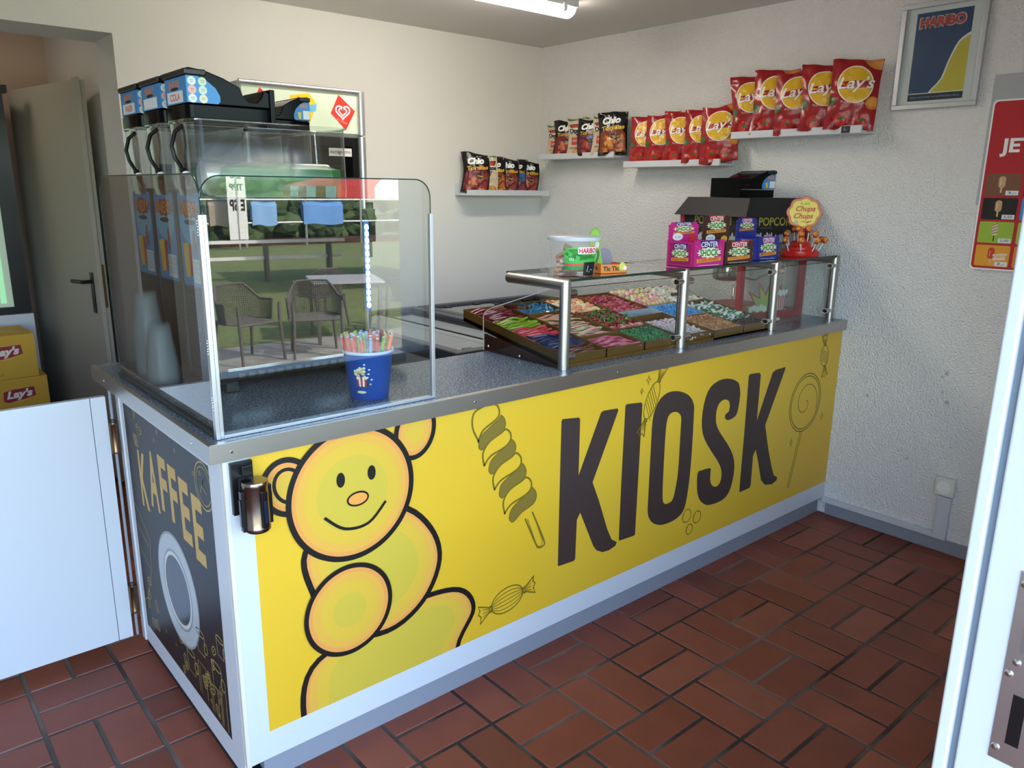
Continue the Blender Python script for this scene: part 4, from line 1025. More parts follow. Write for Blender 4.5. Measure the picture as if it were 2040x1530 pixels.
a.fill([(.075, .0), (.115, .0), (.125, .07), (.065, .07)], ink('#dfe2e6'))
for k in range(4): a.fill([(.079+.010*k, .0), (.084+.010*k, .0), (.079+.0145*k, .07), (.071+.0145*k, .07)], ink('#b8403c'), layer=4)
for k in range(9): a.fill(ell(.066+.0072*k, .075+.006*(k % 3), .009), ink('#e8e8e4'), layer=5+k % 2)
for k in range(5): a.fill(ell(-.10+.022*k, .012+.008*(k % 2), .014), ink('#e8e8e4'), layer=4)
a.put(mb, plane_fn((.185, .0105, .034), (1, 0, 0), (0, 0, 1), (0, -1, 0)), dz=.0003); mb.build('sticker', pm, smooth=0, recalc=False)
mb = MB(); mb.faces([(.011, .026, .03), (.011, PD-.026, .03), (.011, PD-.026, .34), (.011, .026, .34)], [(0,1,2,3)], M_glass); mb.build('door_pane', pm, smooth=0, recalc=False)
mb = MB(); mb.box((.004, .04, .11), (.0105, .052, .15), M_steel2); mb.box((.0015, .043, .10), (.004, .049, .16), M_steel2); mb.build('door_catch', pm)
o0, o1 = -.022, PW+.012
mb = MB(); zb, zt = .458, .540
mb.hexa([(o0, -.022, zb), (o1, -.022, zb), (o1, PD+.022, zb), (o0, PD+.022, zb), (.03, .012, zt), (PW-.01, .012, zt), (PW-.01, PD-.012, zt), (.03, PD-.012, zt)], M_blackm)
mb.build('roof', pm, smooth=0, bevel=.002)
mb = MB(); c_ = (.13, .215)
mb.lathe([(0, 0.160), (.055, 0.160), (.066, 0.167), (.070, 0.177), (.070, 0.220), (.074, 0.223), (.074, 0.227), (0, 0.227)], (c_[0], c_[1], 0), M_steel2, 32)
mb.cyl((c_[0], c_[1], 0.227), (c_[0], c_[1], .46), .010, M_steel, 12)
mb.tube([(c_[0]+.06, c_[1]-.02, 0.175), (c_[0]+.12, c_[1]-.06, 0.160), (c_[0]+.17, c_[1]-.09, .19), (c_[0]+.19, c_[1]-.10, .27)], .004, M_steel2, 8)
mb.build('kettle', pm)

# ------------------------------------------------------------------ things on the glass shelf
def cshock(a, cx, cy, w_, h_, base, band, flav, burst='#f3ead0', scatter_c=None):
    a.rect(cx-w_/2, cx+w_/2, cy-h_/2, cy+h_/2, ink(base), layer=a.layer)
    rnd = random.Random(hash(base) % 97 if False else len(base)+int(base[1:3], 16))
    if scatter_c:
        for k in range(26): a.fill(ell(cx+w_*rnd.uniform(-.48, .48), cy+h_*rnd.uniform(-.48, .48), w_*.014, h_*.014, n=6), ink(scatter_c), layer=3)
    a.fill([(cx-w_*.34, cy+h_*.5), (cx+w_*.34, cy+h_*.5), (cx+w_*.22, cy+h_*.22), (cx-w_*.22, cy+h_*.22)], ink(band), layer=4)
    a.text('CENTER', cx, cy+h_*.34, w_*.56, h_*.20, M_wh, .02, layer=5, warp=lambda x, y: (x, y+.02*h_*(1-(x/(w_*.3))**2)))
    P = []
    for k in range(26): an = 2*PI*k/26; rr = 1 if k % 2 else .80; P.append((cx+w_*.42*rr*math.cos(an), cy+h_*.03+h_*.22*rr*math.sin(an)))
    a.fill(P, ink(burst), layer=6)
    a.text('SHOCK', cx+.001, cy+h_*.04-.001, w_*.63, h_*.27, ink('#2b5a2a'), .04, layer=7); a.text('SHOCK', cx, cy+h_*.05, w_*.61, h_*.24, ink('#57b54a'), .0, layer=8)
    a.fill([(cx-w_*.40, cy-h_*.36), (cx+w_*.40, cy-h_*.30), (cx+w_*.40, cy-h_*.15), (cx-w_*.40, cy-h_*.21)], ink('#f0a03a'), layer=6)
    a.text(flav, cx, cy-h_*.255, w_*.70, h_*.10, ink('#9c2a1e'), .02, layer=7, warp=lambda x, y: (x, y+.075*x*h_/w_))
def sweets_box(name_, x, y, rz, w_, d_, h_, hh, base, band, flav, label, sc_c=None, price=True, hx=0, side=None):
    t = thing('sweets_display_box', label, 'display box', (x, y, GZ), rz, 'chewing gum display boxes on the glass shelf')
    mb = MB(); m = ink(base, .4); th = .0015
    mb.box((0, 0, 0), (w_, th, h_), m); mb.box((0, 0, 0), (th, d_, h_*.92), m); mb.box((w_-th, 0, 0), (w_, d_, h_*.92), m); mb.box((0, 0, 0), (w_, d_, th), m)
    a = Art(); cshock(a, w_/2, h_/2, w_*.985, h_*.97, base, band, flav, scatter_c=sc_c); a.rect(w_*.15, w_*.85, h_*.045, h_*.06, M_wh, layer=9)
    a.put(mb, plane_fn((0, -.0001, 0), (1, 0, 0), (0, 0, 1), (0, -1, 0)), dz=.00015)
    a = Art(); cshock(a, d_*.5, h_*.46, d_*.8, h_*.8, side or base, band, flav); a.put(mb, plane_fn((-.0001, 0, 0), (0, 1, 0), (0, 0, 1), (-1, 0, 0)), dz=.00015) if False else a.put(mb, plane_fn((-.0001, d_, 0), (0, -1, 0), (0, 0, 1), (-1, 0, 0)), dz=.00015)
    mb.build('tray', t, smooth=0, recalc=False)
    # header card with pinked edge
    mb = MB(); n = 12; P = []
    w2 = w_*.98; z0 = .002; z1 = hh
    P += [(0, z0), (w2, z0)]; zs = h_*.95
    P += [(w2+(.002 if k % 2 else -.002), zs+(z1-zs)*k/9) for k in range(10)]
    P += [(w2-w2*k/n, z1+(.002 if k % 2 else -.001)) for k in range(n+1)]
    P += [(0+(-.002 if k % 2 else .002), z1-(z1-zs)*k/9) for k in range(10)]
    mb.prism([(p[0], d_-.002, p[1]) for p in P], (0, .0012, 0), m)
    a = Art(); cshock(a, w2*.5, (h_+hh)/2+.008, w2*.88, (hh-h_)*.80+.012, base, band, flav, scatter_c=sc_c)
    if price:
        a.fill(ell(w2*.30, h_*1.06, w2*.17, .014), M_wh, layer=10); a.text('0,20', w2*.30, h_*1.06, w2*.20, .010, ink('#3d6fb0'), layer=11)
        a.fill(ell(w2*.80, h_*1.0, w2*.12, .013), ink('#d4312c' if base != '#4a2a22' else '#f0b63a'), layer=10)
    a.put(mb, plane_fn((0, d_-.0022, 0), (1, 0, 0), (0, 0, 1), (0, -1, 0)), dz=.00015)
    hd = mb.build('header_card', t, smooth=0, recalc=False)
    return t
sweets_box('a', 1.825, .078, R(-4), .172, .13, .098, .150, '#c9267f', '#23286b', 'RHUBARB STRAWBERRY', 'bright pink CENTER SHOCK gum display box, leftmost of the three, strawberry print', '#e98fc0', side='#9c1f60')
sweets_box('b', 2.035, .088, R(-4), .172, .12, .088, .176, '#4a2a22', '#c4282c', 'JUNGLE COLA', 'brown CENTER SHOCK gum display box, middle of the three, cola print', '#8a5a3c')
sweets_box('c', 2.318, .125, R(-6), .135, .12, .095, .158, '#1f2f8f', '#b0348a', 'MYSTERY', 'dark blue CENTER SHOCK gum display box, rightmost of the three', '#5f86d8', price=False)

# lollipop stand
ls_ = thing('lollipop_stand', 'red Chupa Chups lollipop stand with a flower-shaped yellow sign', 'lollipop stand', (2.690, .147, GZ))
M_rst = mat('red_plastic', '#c9201c', .3)
mb = MB(); mb.lathe([(0, 0), (.080, 0), (.082, .004), (.081, .024), (.070, .027), (.066, .030), (.064, .040), (.045, .046), (.042, .052), (.040, .060), (.020, .070), (.014, .085), (.012, .120), (0, .120)], (0, 0, 0), M_rst, 40); mb.build('tiered_base', ls_)
mb = MB(); ang_ = math.atan2(-1.85-.0, -3.25)+PI/2     # sign faces the shop door
sg_c = Vector((-.004, -.006, .188)); U_ = Vector((math.cos(R(-52)), math.sin(R(-52)), 0)); N_ = Vector((-math.sin(R(52)), -math.cos(R(52)), 0))
def flower(r, k=8, d=.12): return [(r*(1+d*(abs(math.cos(k/2*t+.2)))-.06)*math.cos(t)*1.02, r*(1+d*(abs(math.cos(k/2*t+.2)))-.06)*math.sin(t)*.96) for t in [2*PI*i/96 for i in range(96)]]
fp = plane_fn(sg_c, U_, (0, 0, 1), N_)
mb.prism([fp(u, v, 0) for u, v in flower(.070)], -N_*.003, mat('ink_c8402c_45', '#c8402c', .45))
a = Art(); a.fill(flower(.0655), ink('#e8b06a')); a.fill(flower(.0625), ink('#c8402c')); a.fill(flower(.059), ink('#f0dc5a'))
a.text('0,50', 0, .038, .038, .010, ink('#3a5a2a')); RR = ink('#c83218')
a.text('Chupa', .004, .014, .082, .030, RR, .025, .35); a.text('Chups', -.002, -.017, .082, .030, RR, .025, .35)
a.fill(ell(-.030, -.043, .009), ink('#c9b0a0')); a.stroke(smooth_open([(-.01, -.036), (.01, -.040), (.03, -.036), (.01, -.045)]), .003, RR)
a.put(mb, fp, dz=.0002); mb.cyl(fp(0, -.066, -.0015), fp(0, -.085, -.0015), .005, M_rst, 8)
mb.build('flower_sign', ls_, smooth=0, recalc=False)
rnd = random.Random(9); LP = []
for tier, (r0, z0, n, ph) in enumerate(((.076, .024, 9, .2), (.055, .044, 6, .5), (.030, .062, 4, .1))):
    for k in range(n):
        an = 2*PI*k/n+ph
        if tier == 0 and .4 < an % (2*PI) < 2.4: continue
        LP.append((r0, z0, an))
def lolly():
    t = thing('lollipop', 'round wrapped lollipop in the red stand', 'lollipop', (0, 0, 0), 0, 'lollipops in the red stand')
    mb = MB(); mb.cyl((0, 0, 0), (0, 0, .046), .0022, mat('lolly_stick', '#efe9df', .5), 8); mb.build('stick', t)
    mb = MB(); mb.ball((0, 0, .056), .0135, mat('wrapper_orange', '#c04a2e', .3, noise_col=('#e0a23a', 120, .48, .54)), 1, 1, .95); mb.lathe([(.006, .040), (.009, .044), (.004, .047)], (0, 0, 0), mat('wrapper_red', '#a82a30', .35), 10); mb.build('wrapped_ball', t)
    return t
l0 = lolly()
for i, (r0, z0, an) in enumerate(LP):
    o = l0 if i == 0 else dup(l0)
    tilt = .50 if r0 > .07 else (.25 if r0 > .05 else .06)
    d = Vector((math.sin(tilt)*math.cos(an), math.sin(tilt)*math.sin(an), math.cos(tilt)))
    o.location = Vector((2.690+r0*math.cos(an), (.147)+r0*math.sin(an), GZ+z0+.001)); o.rotation_euler = d.to_track_quat('Z', 'Y').to_euler()

# clear tub of sweets and the card display
tb = thing('sweets_tub', 'clear plastic tub with a green HARIBO label and a white lid on the glass shelf', 'tub', (1.292, .168, GZ))
mb = MB(); mb.lathe([(0, .001), (.072, .001), (.0735, .004), (.083, .114)], (0, 0, 0), milky('clear_tub', '#eceef0', .10, .08), 48); mb.build('tub_body', tb)
mb = MB(); mb.lathe([(.082, .112), (.0885, .113), (.0895, .117), (.0885, .124), (.084, .127), (0, .126)], (0, 0, 0), milky('tub_lid', '#d9dade', .75, .3), 48); mb.build('lid', tb)
a = Art(); a.rect(-.06, .055, .018, .085, ink('#3fae49'), layer=1); a.rect(-.06, .055, .018, .030, ink('#1f8a3f'), layer=2); a.rect(-.06, .055, .030, .038, ink('#d8473d'), layer=2)
a.fill(ell(-.01, .07, .055, .022), ink('#5fc04f'), layer=1); a.rect(-.018, .050, .068, .090, M_wh, layer=3); a.text('HARIBO', .016, .079, .062, .017, ink('#d02a4a'), .04, layer=4); a.text('MIAMI SAUER', .016, .057, .055, .008, ink('#2c6a2c'), layer=4); a.text('01', -.038, .052, .012, .010, M_wh, layer=4)
a.fill([(.002, -.002), (.048, -.002), (.052, .042), (.004, .042)], M_bk, layer=6); a.text('1,-', .026, .019, .022, .024, ink('#aab4c0'), .0, .2, layer=7)
ph0 = math.atan2(-1.85, -1.85)+.42
mb = MB(); a.put(mb, lambda u, v, h: Vector(((.0745+.083*v*1.0+h)*math.cos(ph0+u/.078), (.0745+.083*v+h)*math.sin(ph0+u/.078), .004+v)), step=.012, dz=.0003); mb.build('label', tb, recalc=False)
def chunk(mb, c1='#e6ddc6', c2='#c98a62', seed=0):
    rnd = random.Random(seed); P = smooth_closed([(-.038, -.003), (-.020, .008), (.010, .010), (.036, .004), (.038, -.004), (.010, -.001), (-.018, -.006)], 3)
    mb.prism([(x, y, 0) for x, y in P], (0, 0, .007), mat('chunk_'+c1[1:], c1, .6)); mb.prism([(x, y, -.003) for x, y in P], (0, 0, .003), mat('chunk_'+c2[1:], c2, .6))
ps = [sweet(lambda mb, q=q: chunk(mb, *q), 'sour_slice', 'large banana-shaped foam sweet in the clear tub', 'sweet', 'slices in the clear tub', bevel=.001) for q in (('#e6ddc6', '#c98a62'), ('#e0b58a', '#c9745a'), ('#3f6a48', '#d8a070'), ('#e9d6a6', '#b8584a'))]
rnd = random.Random(8)
for k in range(28):
    o = ps[k] if k < 4 else ps[k % 4].copy()
    if k >= 4: COL.objects.link(o)
    an = rnd.uniform(0, 2*PI); rr = rnd.uniform(.005, .034); ly = k//5; o.scale = (1.15, 1.7, 1.5)
    o.location = (1.292+rr*math.cos(an), .168+rr*math.sin(an), GZ+.012+ly*.0125); o.rotation_euler = (rnd.uniform(-.25, .25), rnd.uniform(-.2, .25)+(.2 if ly > 1 else 0), rnd.uniform(0, 2*PI))
cb = thing('card_display', 'small orange and green card sweets display with a tall cut-out back beside the tub', 'display box', (1.430, .110, GZ), R(-12))
mb = MB(); mo = ink('#e8742a', .4); mb.box((-.055, 0, 0), (.055, .0012, .030), mo); mb.box((-.055, 0, 0), (-.0538, .09, .034), mo); mb.box((.0538, 0, 0), (.055, .09, .030), mo); mb.box((-.055, 0, 0), (.055, .09, .0012), mo)
a = Art(); a.rect(-.054, .054, .001, .029, ink('#ef8a3c'), layer=1); a.text('Tic Tic', -.012, .016, .066, .016, ink('#1f4a34'), .05, layer=2); a.fill(ell(.034, .022, .012, .014), ink('#cfd86a'), layer=2); a.fill(ell(.046, .016, .007), M_wh, layer=3)
a.put(mb, plane_fn((0, -.0001, 0), (1, 0, 0), (0, 0, 1), (0, -1, 0)), dz=.0002)
a = Art(); a.rect(0, .088, .001, .033, ink('#ef8a3c'), layer=1); a.text('Tic Tic', .045, .018, .06, .014, ink('#1f4a34'), .05, layer=2)
a.put(mb, plane_fn((-.0551, .09, 0), (0, -1, 0), (0, 0, 1), (-1, 0, 0)), dz=.0002)
mb.build('tray', cb, smooth=0, recalc=False)
mb = MB(); P = smooth_closed([(-.05, .0), (-.05, .06), (-.040, .085), (-.046, .120), (-.025, .148), (-.005, .138), (.004, .105), (.0, .07), (.012, .04), (.012, .0)], 3)
mb.prism([(x, .088, z) for x, z in P], (0, .0015, 0), ink('#7fb545'))
a = Art(); a.fill([(x*.9-.002, z*.93+.004) for x, z in P], ink('#9ccc4e'), layer=1); a.fill(ell(-.018, .052, .022, .026), ink('#3f8a3c'), layer=2); a.fill(ell(-.024, .078, .016, .010), ink('#e8743c'), layer=3); a.fill(ell(-.030, .108, .011, .009), ink('#e5b79a'), layer=3); a.fill(ell(-.012, .090, .008, .011), M_wh, layer=4)
for k in range(4): a.stroke(smooth_open([(-.03+.008*k, .03), (-.022+.008*k, .055), (-.03+.010*k, .07)]), .003, ink('#cfe07a' if k % 2 else '#2f7a3a'), layer=4)
a.put(mb, plane_fn((0, .0878, 0), (1, 0, 0), (0, 0, 1), (0, -1, 0)), dz=.0002); mb.build('cut_out_back', cb, smooth=0, recalc=False)
mb = MB(); P = [(.02+.036*math.cos(t), .034+.045*math.sin(t)) for t in [PI*k/16 for k in range(17)]]+[(-.016, .001), (.056, .001)]
mb.prism([(x, .0895, z) for x, z in P], (0, .0015, 0), mat('grey_card', '#8f8b96', .5)); mb.build('rounded_card', cb, smooth=0)

# ------------------------------------------------------------------ picture ledges and crisp bags
def ledge(loc, rz, ln, label, h_=.045):
    t = thing('picture_ledge', label, 'shelf', loc, rz, 'white picture ledges')
    # local: runs along +x, wall at y=0, front at y=-.12
    mb = MB(); mb.box((0, -.115, 0), (ln, 0, .012), M_white); mb.build('shelf_board', t, bevel=.001)
    mb = MB(); mb.box((0, -.127, 0), (ln, -.115, .032), M_white); mb.build('front_lip', t, bevel=.001)
    mb = MB(); mb.box((0, -.012, .012), (ln, 0, .07), M_white); mb.build('back_rail', t, bevel=.001)
    return t
ledge((2.235, D, 1.480), 0, .64, 'white picture ledge of small crisp bags on the back wall, lowest of the four')
ledge((L, 1.985, 1.695), R(-90), .615, 'white picture ledge with mixed tortilla bags on the right wall next to the corner')
ledge((L, 1.295, 1.640), R(-90), .625, 'white picture ledge, middle one on the right wall, five red crisp bags')
lg = ledge((L, .615, 1.762), R(-90), .640, 'white picture ledge, highest one on the right wall, with a tiny black price tag')
mb = MB(); mb.box((.553, -.1285, .002), (.591, -.1272, .030), M_bk); a = Art(); a.text('3,-', 0, 0, .018, .014, ink('#8fa6c8'), layer=1); a.put(mb, plane_fn((.572, -.1286, .016), (1, 0, 0), (0, 0, 1), (0, -1, 0)), dz=.0002); mb.build('price_tag', lg, smooth=0, recalc=False)

def bag(name, label, group, W_, H_, T_, base, art_fn, seed, back='#8a8d90', rough=.22, lean=.0):
    """pillow bag: origin at the bottom centre, print facing -y"""
    rnd = random.Random(seed); mb = MB(); nu, nv = 22, 30
    m = ink(base, rough)
    e = [rnd.uniform(-1, 1) for _ in range(12)]
    def prof(u, v):     # u,v in 0..1 -> half thickness
        a_ = max(0, 1-abs(2*u-1)**2.6); b_ = max(0, math.sin(PI*min(1, max(0, v))))**.55
        return T_/2*a_*b_
    def surf(u, v, s=-1):
        wd = W_*(1-.06*math.sin(PI*v)+.02*e[0]*math.sin(5*v)); x = (u-.5)*wd + lean*v*H_ + .010*e[1]*math.sin(4*v+e[2]); z = v*H_
        z += .015*(e[3]*(u-.5)+.6*e[4]*math.sin(5*u+e[5]))*(1 if v > .9 else (1 if v < .06 else .2))
        edge = max(0, 1-min(v, 1-v)/.18)
        y = s*prof(u, v)+.006*edge*math.sin(u*14+e[6]*3)*(1 if s < 0 else 1)+(.0040*noise.noise(Vector((u*6+seed, v*8, s*3)))+.0030*abs(noise.noise(Vector((u*9+v*5+seed, v*6-u*4, s*3+2)))))*min(1, prof(u, v)/.006)
        y += .010*e[7]*(v > .9)*(u-.5)*2
        return x, y, z
    mb.grid(lambda u, v: surf(u, v, -1), nu, nv, m); mb.grid(lambda u, v: surf(u, v, 1), nu, nv, m)
    a = Art(clip=(.012, .988, .012, .988)); art_fn(a, W_/H_)
    def fn(u, v, h):
        x, y, z = surf(u, v, -1); return Vector((x, y-.0016-h, z))
    a.put(mb, fn, step=.05, dz=.00028)
    o = mb.build(name, weld=False, smooth=60, recalc=False); tag(o, label, 'crisp bag', group); return o
# artwork coordinates are 0..1 in both directions
def art_lays(a, asp):
    RD, YL = ink('#a81e22', .28), ink('#e8b52c', .3)
    for k, (cx, cy, r) in enumerate(((.28, .13, .20), (.68, .12, .22))):
        a.fill(ell(cx, cy, r, r*asp, n=24), ink('#8f1a18', .22), layer=1); a.fill(ell(cx+.03, cy+.02, r*.75, r*.7*asp, n=20), ink('#c02a22', .22), layer=2); a.fill([(cx, cy+.05), (cx+.08, cy+.07), (cx+.14, cy+.03), (cx+.05, cy+.02), (cx-.04, cy+.00)], ink('#3f6b2f', .4), layer=3)
    a.fill(ell(.90, .40, .15, .13*asp, n=20), ink('#d8792c', .35), layer=2); a.fill(ell(.90, .41, .11, .09*asp, n=20), ink('#e8a03c', .35), layer=3)
    a.fill([(.60, 1), (.99, 1), (.99, .86), (.84, .87), (.74, .90)], ink('#d98a3a', .35), layer=2)
    a.fill(ell(.03, .40, .12, .10*asp), ink('#3f5a2a', .35), layer=2)
    a.fill(ell(.50, .64, .375, .375*asp), M_wh, layer=4); a.fill(ell(.50, .64, .355, .355*asp), YL, layer=5)
    a.fill([(.15, .58), (.19, .66), (.40, .685), (.84, .71), (.87, .65), (.84, .61), (.60, .595), (.30, .565), (.16, .56)], RD, layer=6)
    a.text("Lay's", .515, .640, .76, .215, M_wh, .018, .30, .06, layer=8)
    a.text('Red Paprika', .52, .385, .56, .040, ink('#e3b7a2', .35), .0, layer=5)
def art_chio(tort='#e0b02c', food=('#7a2a26', '#a8452f', '#c9743a'), acc=None):
    def f(a, asp):
        a.fill([(.05, .02), (.95, .02), (.95, .48), (.80, .62), (.55, .66), (.25, .64), (.06, .50)], ink(food[0], .3), layer=1)
        rnd = random.Random(len(tort)+ord(food[0][2]))
        for k in range(14):
            cx, cy = rnd.uniform(.15, .85), rnd.uniform(.06, .46); r = rnd.uniform(.10, .17); an = rnd.uniform(0, 6)
            a.fill([(cx+r*math.cos(an+q*2.1), cy+r*asp*math.sin(an+q*2.1)) for q in range(3)], ink(food[1+k % 2], .3), layer=2+k % 3)
        if acc: a.fill([(.45, .55), (.95, .62), (.97, .40), (.60, .30)], ink(acc, .3), layer=6)
        a.fill(ell(.62, .42, .17, .06), ink('#3a1712', .3), layer=7); a.text('Chili', .62, .42, .22, .05, ink('#e8c03c', .3), layer=8)
        a.text('Chio', .47, .80, .62, .17, M_wh, .06, .25, .05, layer=8)
        a.text('Tortillas', .52, .63, .80, .10, ink(tort, .3), .03, .15, .05, layer=8)
        a.fill([(.05, .02), (.95, .02), (.95, .07), (.05, .07)], ink('#101010', .3), layer=7)
    return f
def art_dorit(a, asp):
    a.fill([(.06, .82), (.94, .88), (.55, .42)], ink('#3a1c18', .3), layer=1); a.fill([(.14, .80), (.86, .85), (.55, .48)], ink('#c43a22', .3), layer=2)
    a.rect(.05, .95, .60, .74, ink('#e8e4dc', .3), layer=3); a.text('Doritos', .50, .67, .84, .13, M_bk, .07, .0, .04, layer=4)
    a.rect(.18, .48, .30, .50, ink('#c2453a', .3), layer=3); a.text('TAQUITO', .33, .40, .26, .05, M_wh, .02, layer=4)
    a.text('NATURALLY', .35, .22, .45, .04, ink('#3a2a22', .3), .02, layer=4)
    a.fill(ell(.60, .12, .34, .14*asp), ink('#c4743c', .3), layer=2); a.fill(ell(.58, .14, .26, .08*asp), ink('#d89a4e', .3), layer=3)
    a.fill([(.05, .93), (.5, .98), (.95, .95), (.95, .99), (.05, .99)], ink('#2f6a3a', .3), layer=3)
YWB = R(-90)   # bags on the right wall face -x, turned towards the shop door
def put(o, loc, rz, rx=0, ry=0, s=1):
    o.location = loc; o.rotation_euler = (rx, ry, rz); o.scale = (s, s, s)
def again(o, label=None, group=None):
    c = o.copy(); COL.objects.link(c)
    if label: c['label'] = label
    if group: c['group'] = group
    return c
# local -y of a bag must point to -x (wall normal) turned ~30 deg to -y : rz = -90+... => face dir angle
def facing(deg): return R(deg)      # rz such that -y maps to the wanted direction
LB = [bag('crisp_bag', '', '', .190, .272, .052, '#a01d20', art_lays, s) for s in (1, 5, 9)]
zl3 = 1.762+.0125; zl2 = 1.640+.0125
pos3 = [.520, .405, .275, .150, .020]
names3 = ['leftmost, half hidden', 'second from the left', 'middle', 'second from the right', 'rightmost, fully visible']
k = 0
for i, y in enumerate(pos3):
    o = LB[i] if i < 3 else again(LB[i % 3]); tag(o, "red Lay's paprika crisp bag on the highest ledge, %s" % names3[i], 'crisp bag', 'red crisp bags on the highest ledge')
    put(o, (2.838-.010*i, y+.028, zl3), facing(-62), R(-4), R((-2, 3, -1, 2, 5)[i]), (1.0, 1.06, 1.0, 1.03, 1.06)[i])
for i, y in enumerate([1.200, 1.075, .945, .815, .690]):
    o = again(LB[(i+1) % 3]); tag(o, "red Lay's paprika crisp bag on the middle ledge, %s" % names3[i], 'crisp bag', 'red crisp bags on the middle ledge')
    put(o, (2.838-.010*i, y, zl2), facing(-62), R(-4), R((3, 1, 2, 3, 0)[i]), (.92, .95, .95, .95, 1.0)[i])
CH1 = bag('crisp_bag', '', '', .150, .205, .045, '#121010', art_chio('#e0a82c', ('#6a201f', '#963a34', '#c46a3c')), 2)
CH2 = bag('crisp_bag', '', '', .150, .205, .045, '#121010', art_chio('#e8c030', ('#7a3a1c', '#b8642c', '#d8924a')), 3)
CH3 = bag('crisp_bag', '', '', .150, .205, .045, '#121010', art_chio('#c99a2c', ('#5a1a2a', '#8a2a34', '#a8452f'), '#2f5f9e'), 4)
DO = bag('crisp_bag', '', '', .130, .205, .045, '#cdb99c', art_dorit, 6)
zl1 = 1.695+.0125
g1 = 'tortilla bags on the ledge by the corner'
for i, (o, y, s_, lb) in enumerate(((DO, 1.895, .93, 'beige Doritos bag at the far left of the corner ledge'), (CH1, 1.800, 1.0, 'dark Chio Tortillas bag, second from the left on the corner ledge'), (again(DO), 1.690, 1.06, 'beige Doritos bag, third from the left on the corner ledge'),
        (CH3, 1.580, 1.0, 'dark Chio Tortillas bag with blue print, fourth on the corner ledge'), (again(DO), 1.480, 1.05, 'beige Doritos bag, fifth from the left on the corner ledge'), (CH2, 1.390, 1.12, 'black Chio Tortillas bag with orange print, rightmost on the corner ledge'))):
    tag(o, lb, 'crisp bag', g1); put(o, (2.838-.008*i, y, zl1), facing(-58), R(-4), R((2, -2, 1, -1, 3, -2)[i]), s_)
zb = 1.480+.0125; g2 = 'tortilla bags on the back wall ledge'
for i, (o, x, s_, lb) in enumerate(((again(CH1), 2.745, .95, 'dark Chio Tortillas bag, rightmost on the back wall ledge'), (again(CH3), 2.655, .97, 'dark Chio Tortillas bag with blue print on the back wall ledge'), (again(CH1), 2.565, 1.0, 'dark Chio Tortillas bag, third from the right on the back wall ledge'),
        (again(CH2), 2.475, 1.0, 'black Chio Tortillas bag with orange print, right of the beige bag'), (again(DO), 2.400, 1.03, 'beige Doritos bag squeezed between dark ones on the back wall ledge'), (again(CH1), 2.318, 1.10, 'black Chio Tortillas bag, leftmost and largest on the back wall ledge'))):
    tag(o, lb, 'crisp bag', g2); put(o, (x, D-.064-.006*i, zb), facing(-28), R(-4), R((2, -2, 1, -3, 2, -1)[i]), s_)

# ------------------------------------------------------------------ framed poster
fr = thing('framed_poster', 'silver-framed blue HARIBO poster high on the right wall', 'picture', (L, -.253, 2.055))
mb = MB(); w2, h2, fw = .163, .202, .018
for (y0, y1, z0, z1) in ((-w2, w2, -h2, -h2+fw), (-w2, w2, h2-fw, h2), (-w2, -w2+fw, -h2+fw, h2-fw), (w2-fw, w2, -h2+fw, h2-fw)): mb.box((-.020, y0, z0), (0, y1, z1), M_alu)
mb.build('frame', fr, smooth=0, bevel=.0015)
mb = MB(); mb.box((-.006, -w2+fw, -h2+fw), (-.001, w2-fw, h2-fw), mat('passepartout', '#e4e4e6', .6))
a = Art(clip=(-.106, .106, -.170, .165)); BL = ink('#1f3f70', .3)
a.rect(-.106, .106, -.170, .165, BL, layer=1)
a.fill(smooth_closed([(-.02, -.150), (.015, -.09), (.04, -.01), (.075, .055), (.14, .06), (.16, -.16)], 4), M_wh, layer=2); a.fill(smooth_closed([(-.012, -.150), (.022, -.09), (.046, -.01), (.080, .048), (.14, .05), (.16, -.16)], 4), ink('#d9c437', .35), layer=3)
a.rect(-.106, .106, -.170, -.143, ink('#1a2440', .3), layer=5); a.rect(-.106, .106, -.1435, -.1405, M_wh, layer=6); a.text('Haribo macht Kinder froh und Erwachsene ebenso', 0, -.156, .190, .009, ink('#9aa6c0', .4), layer=7)
a.text('HARIBO', -.005, .127, .180, .045, ink('#d9b9b4', .4), .10, layer=6); a.text('HARIBO', -.005, .127, .172, .038, ink('#b5383c', .4), .055, layer=7)
a.put(mb, plane_fn((-.0062, 0, 0), (0, -1, 0), (0, 0, 1), (-1, 0, 0)), dz=.00015); mb.build('print', fr, smooth=0, recalc=False)
mb = MB(); mb.faces([(-.012, -w2+fw, -h2+fw), (-.012, w2-fw, -h2+fw), (-.012, w2-fw, h2-fw), (-.012, -w2+fw, h2-fw)], [(0,1,2,3)], M_glass); mb.build('glazing', fr, smooth=0, recalc=False)

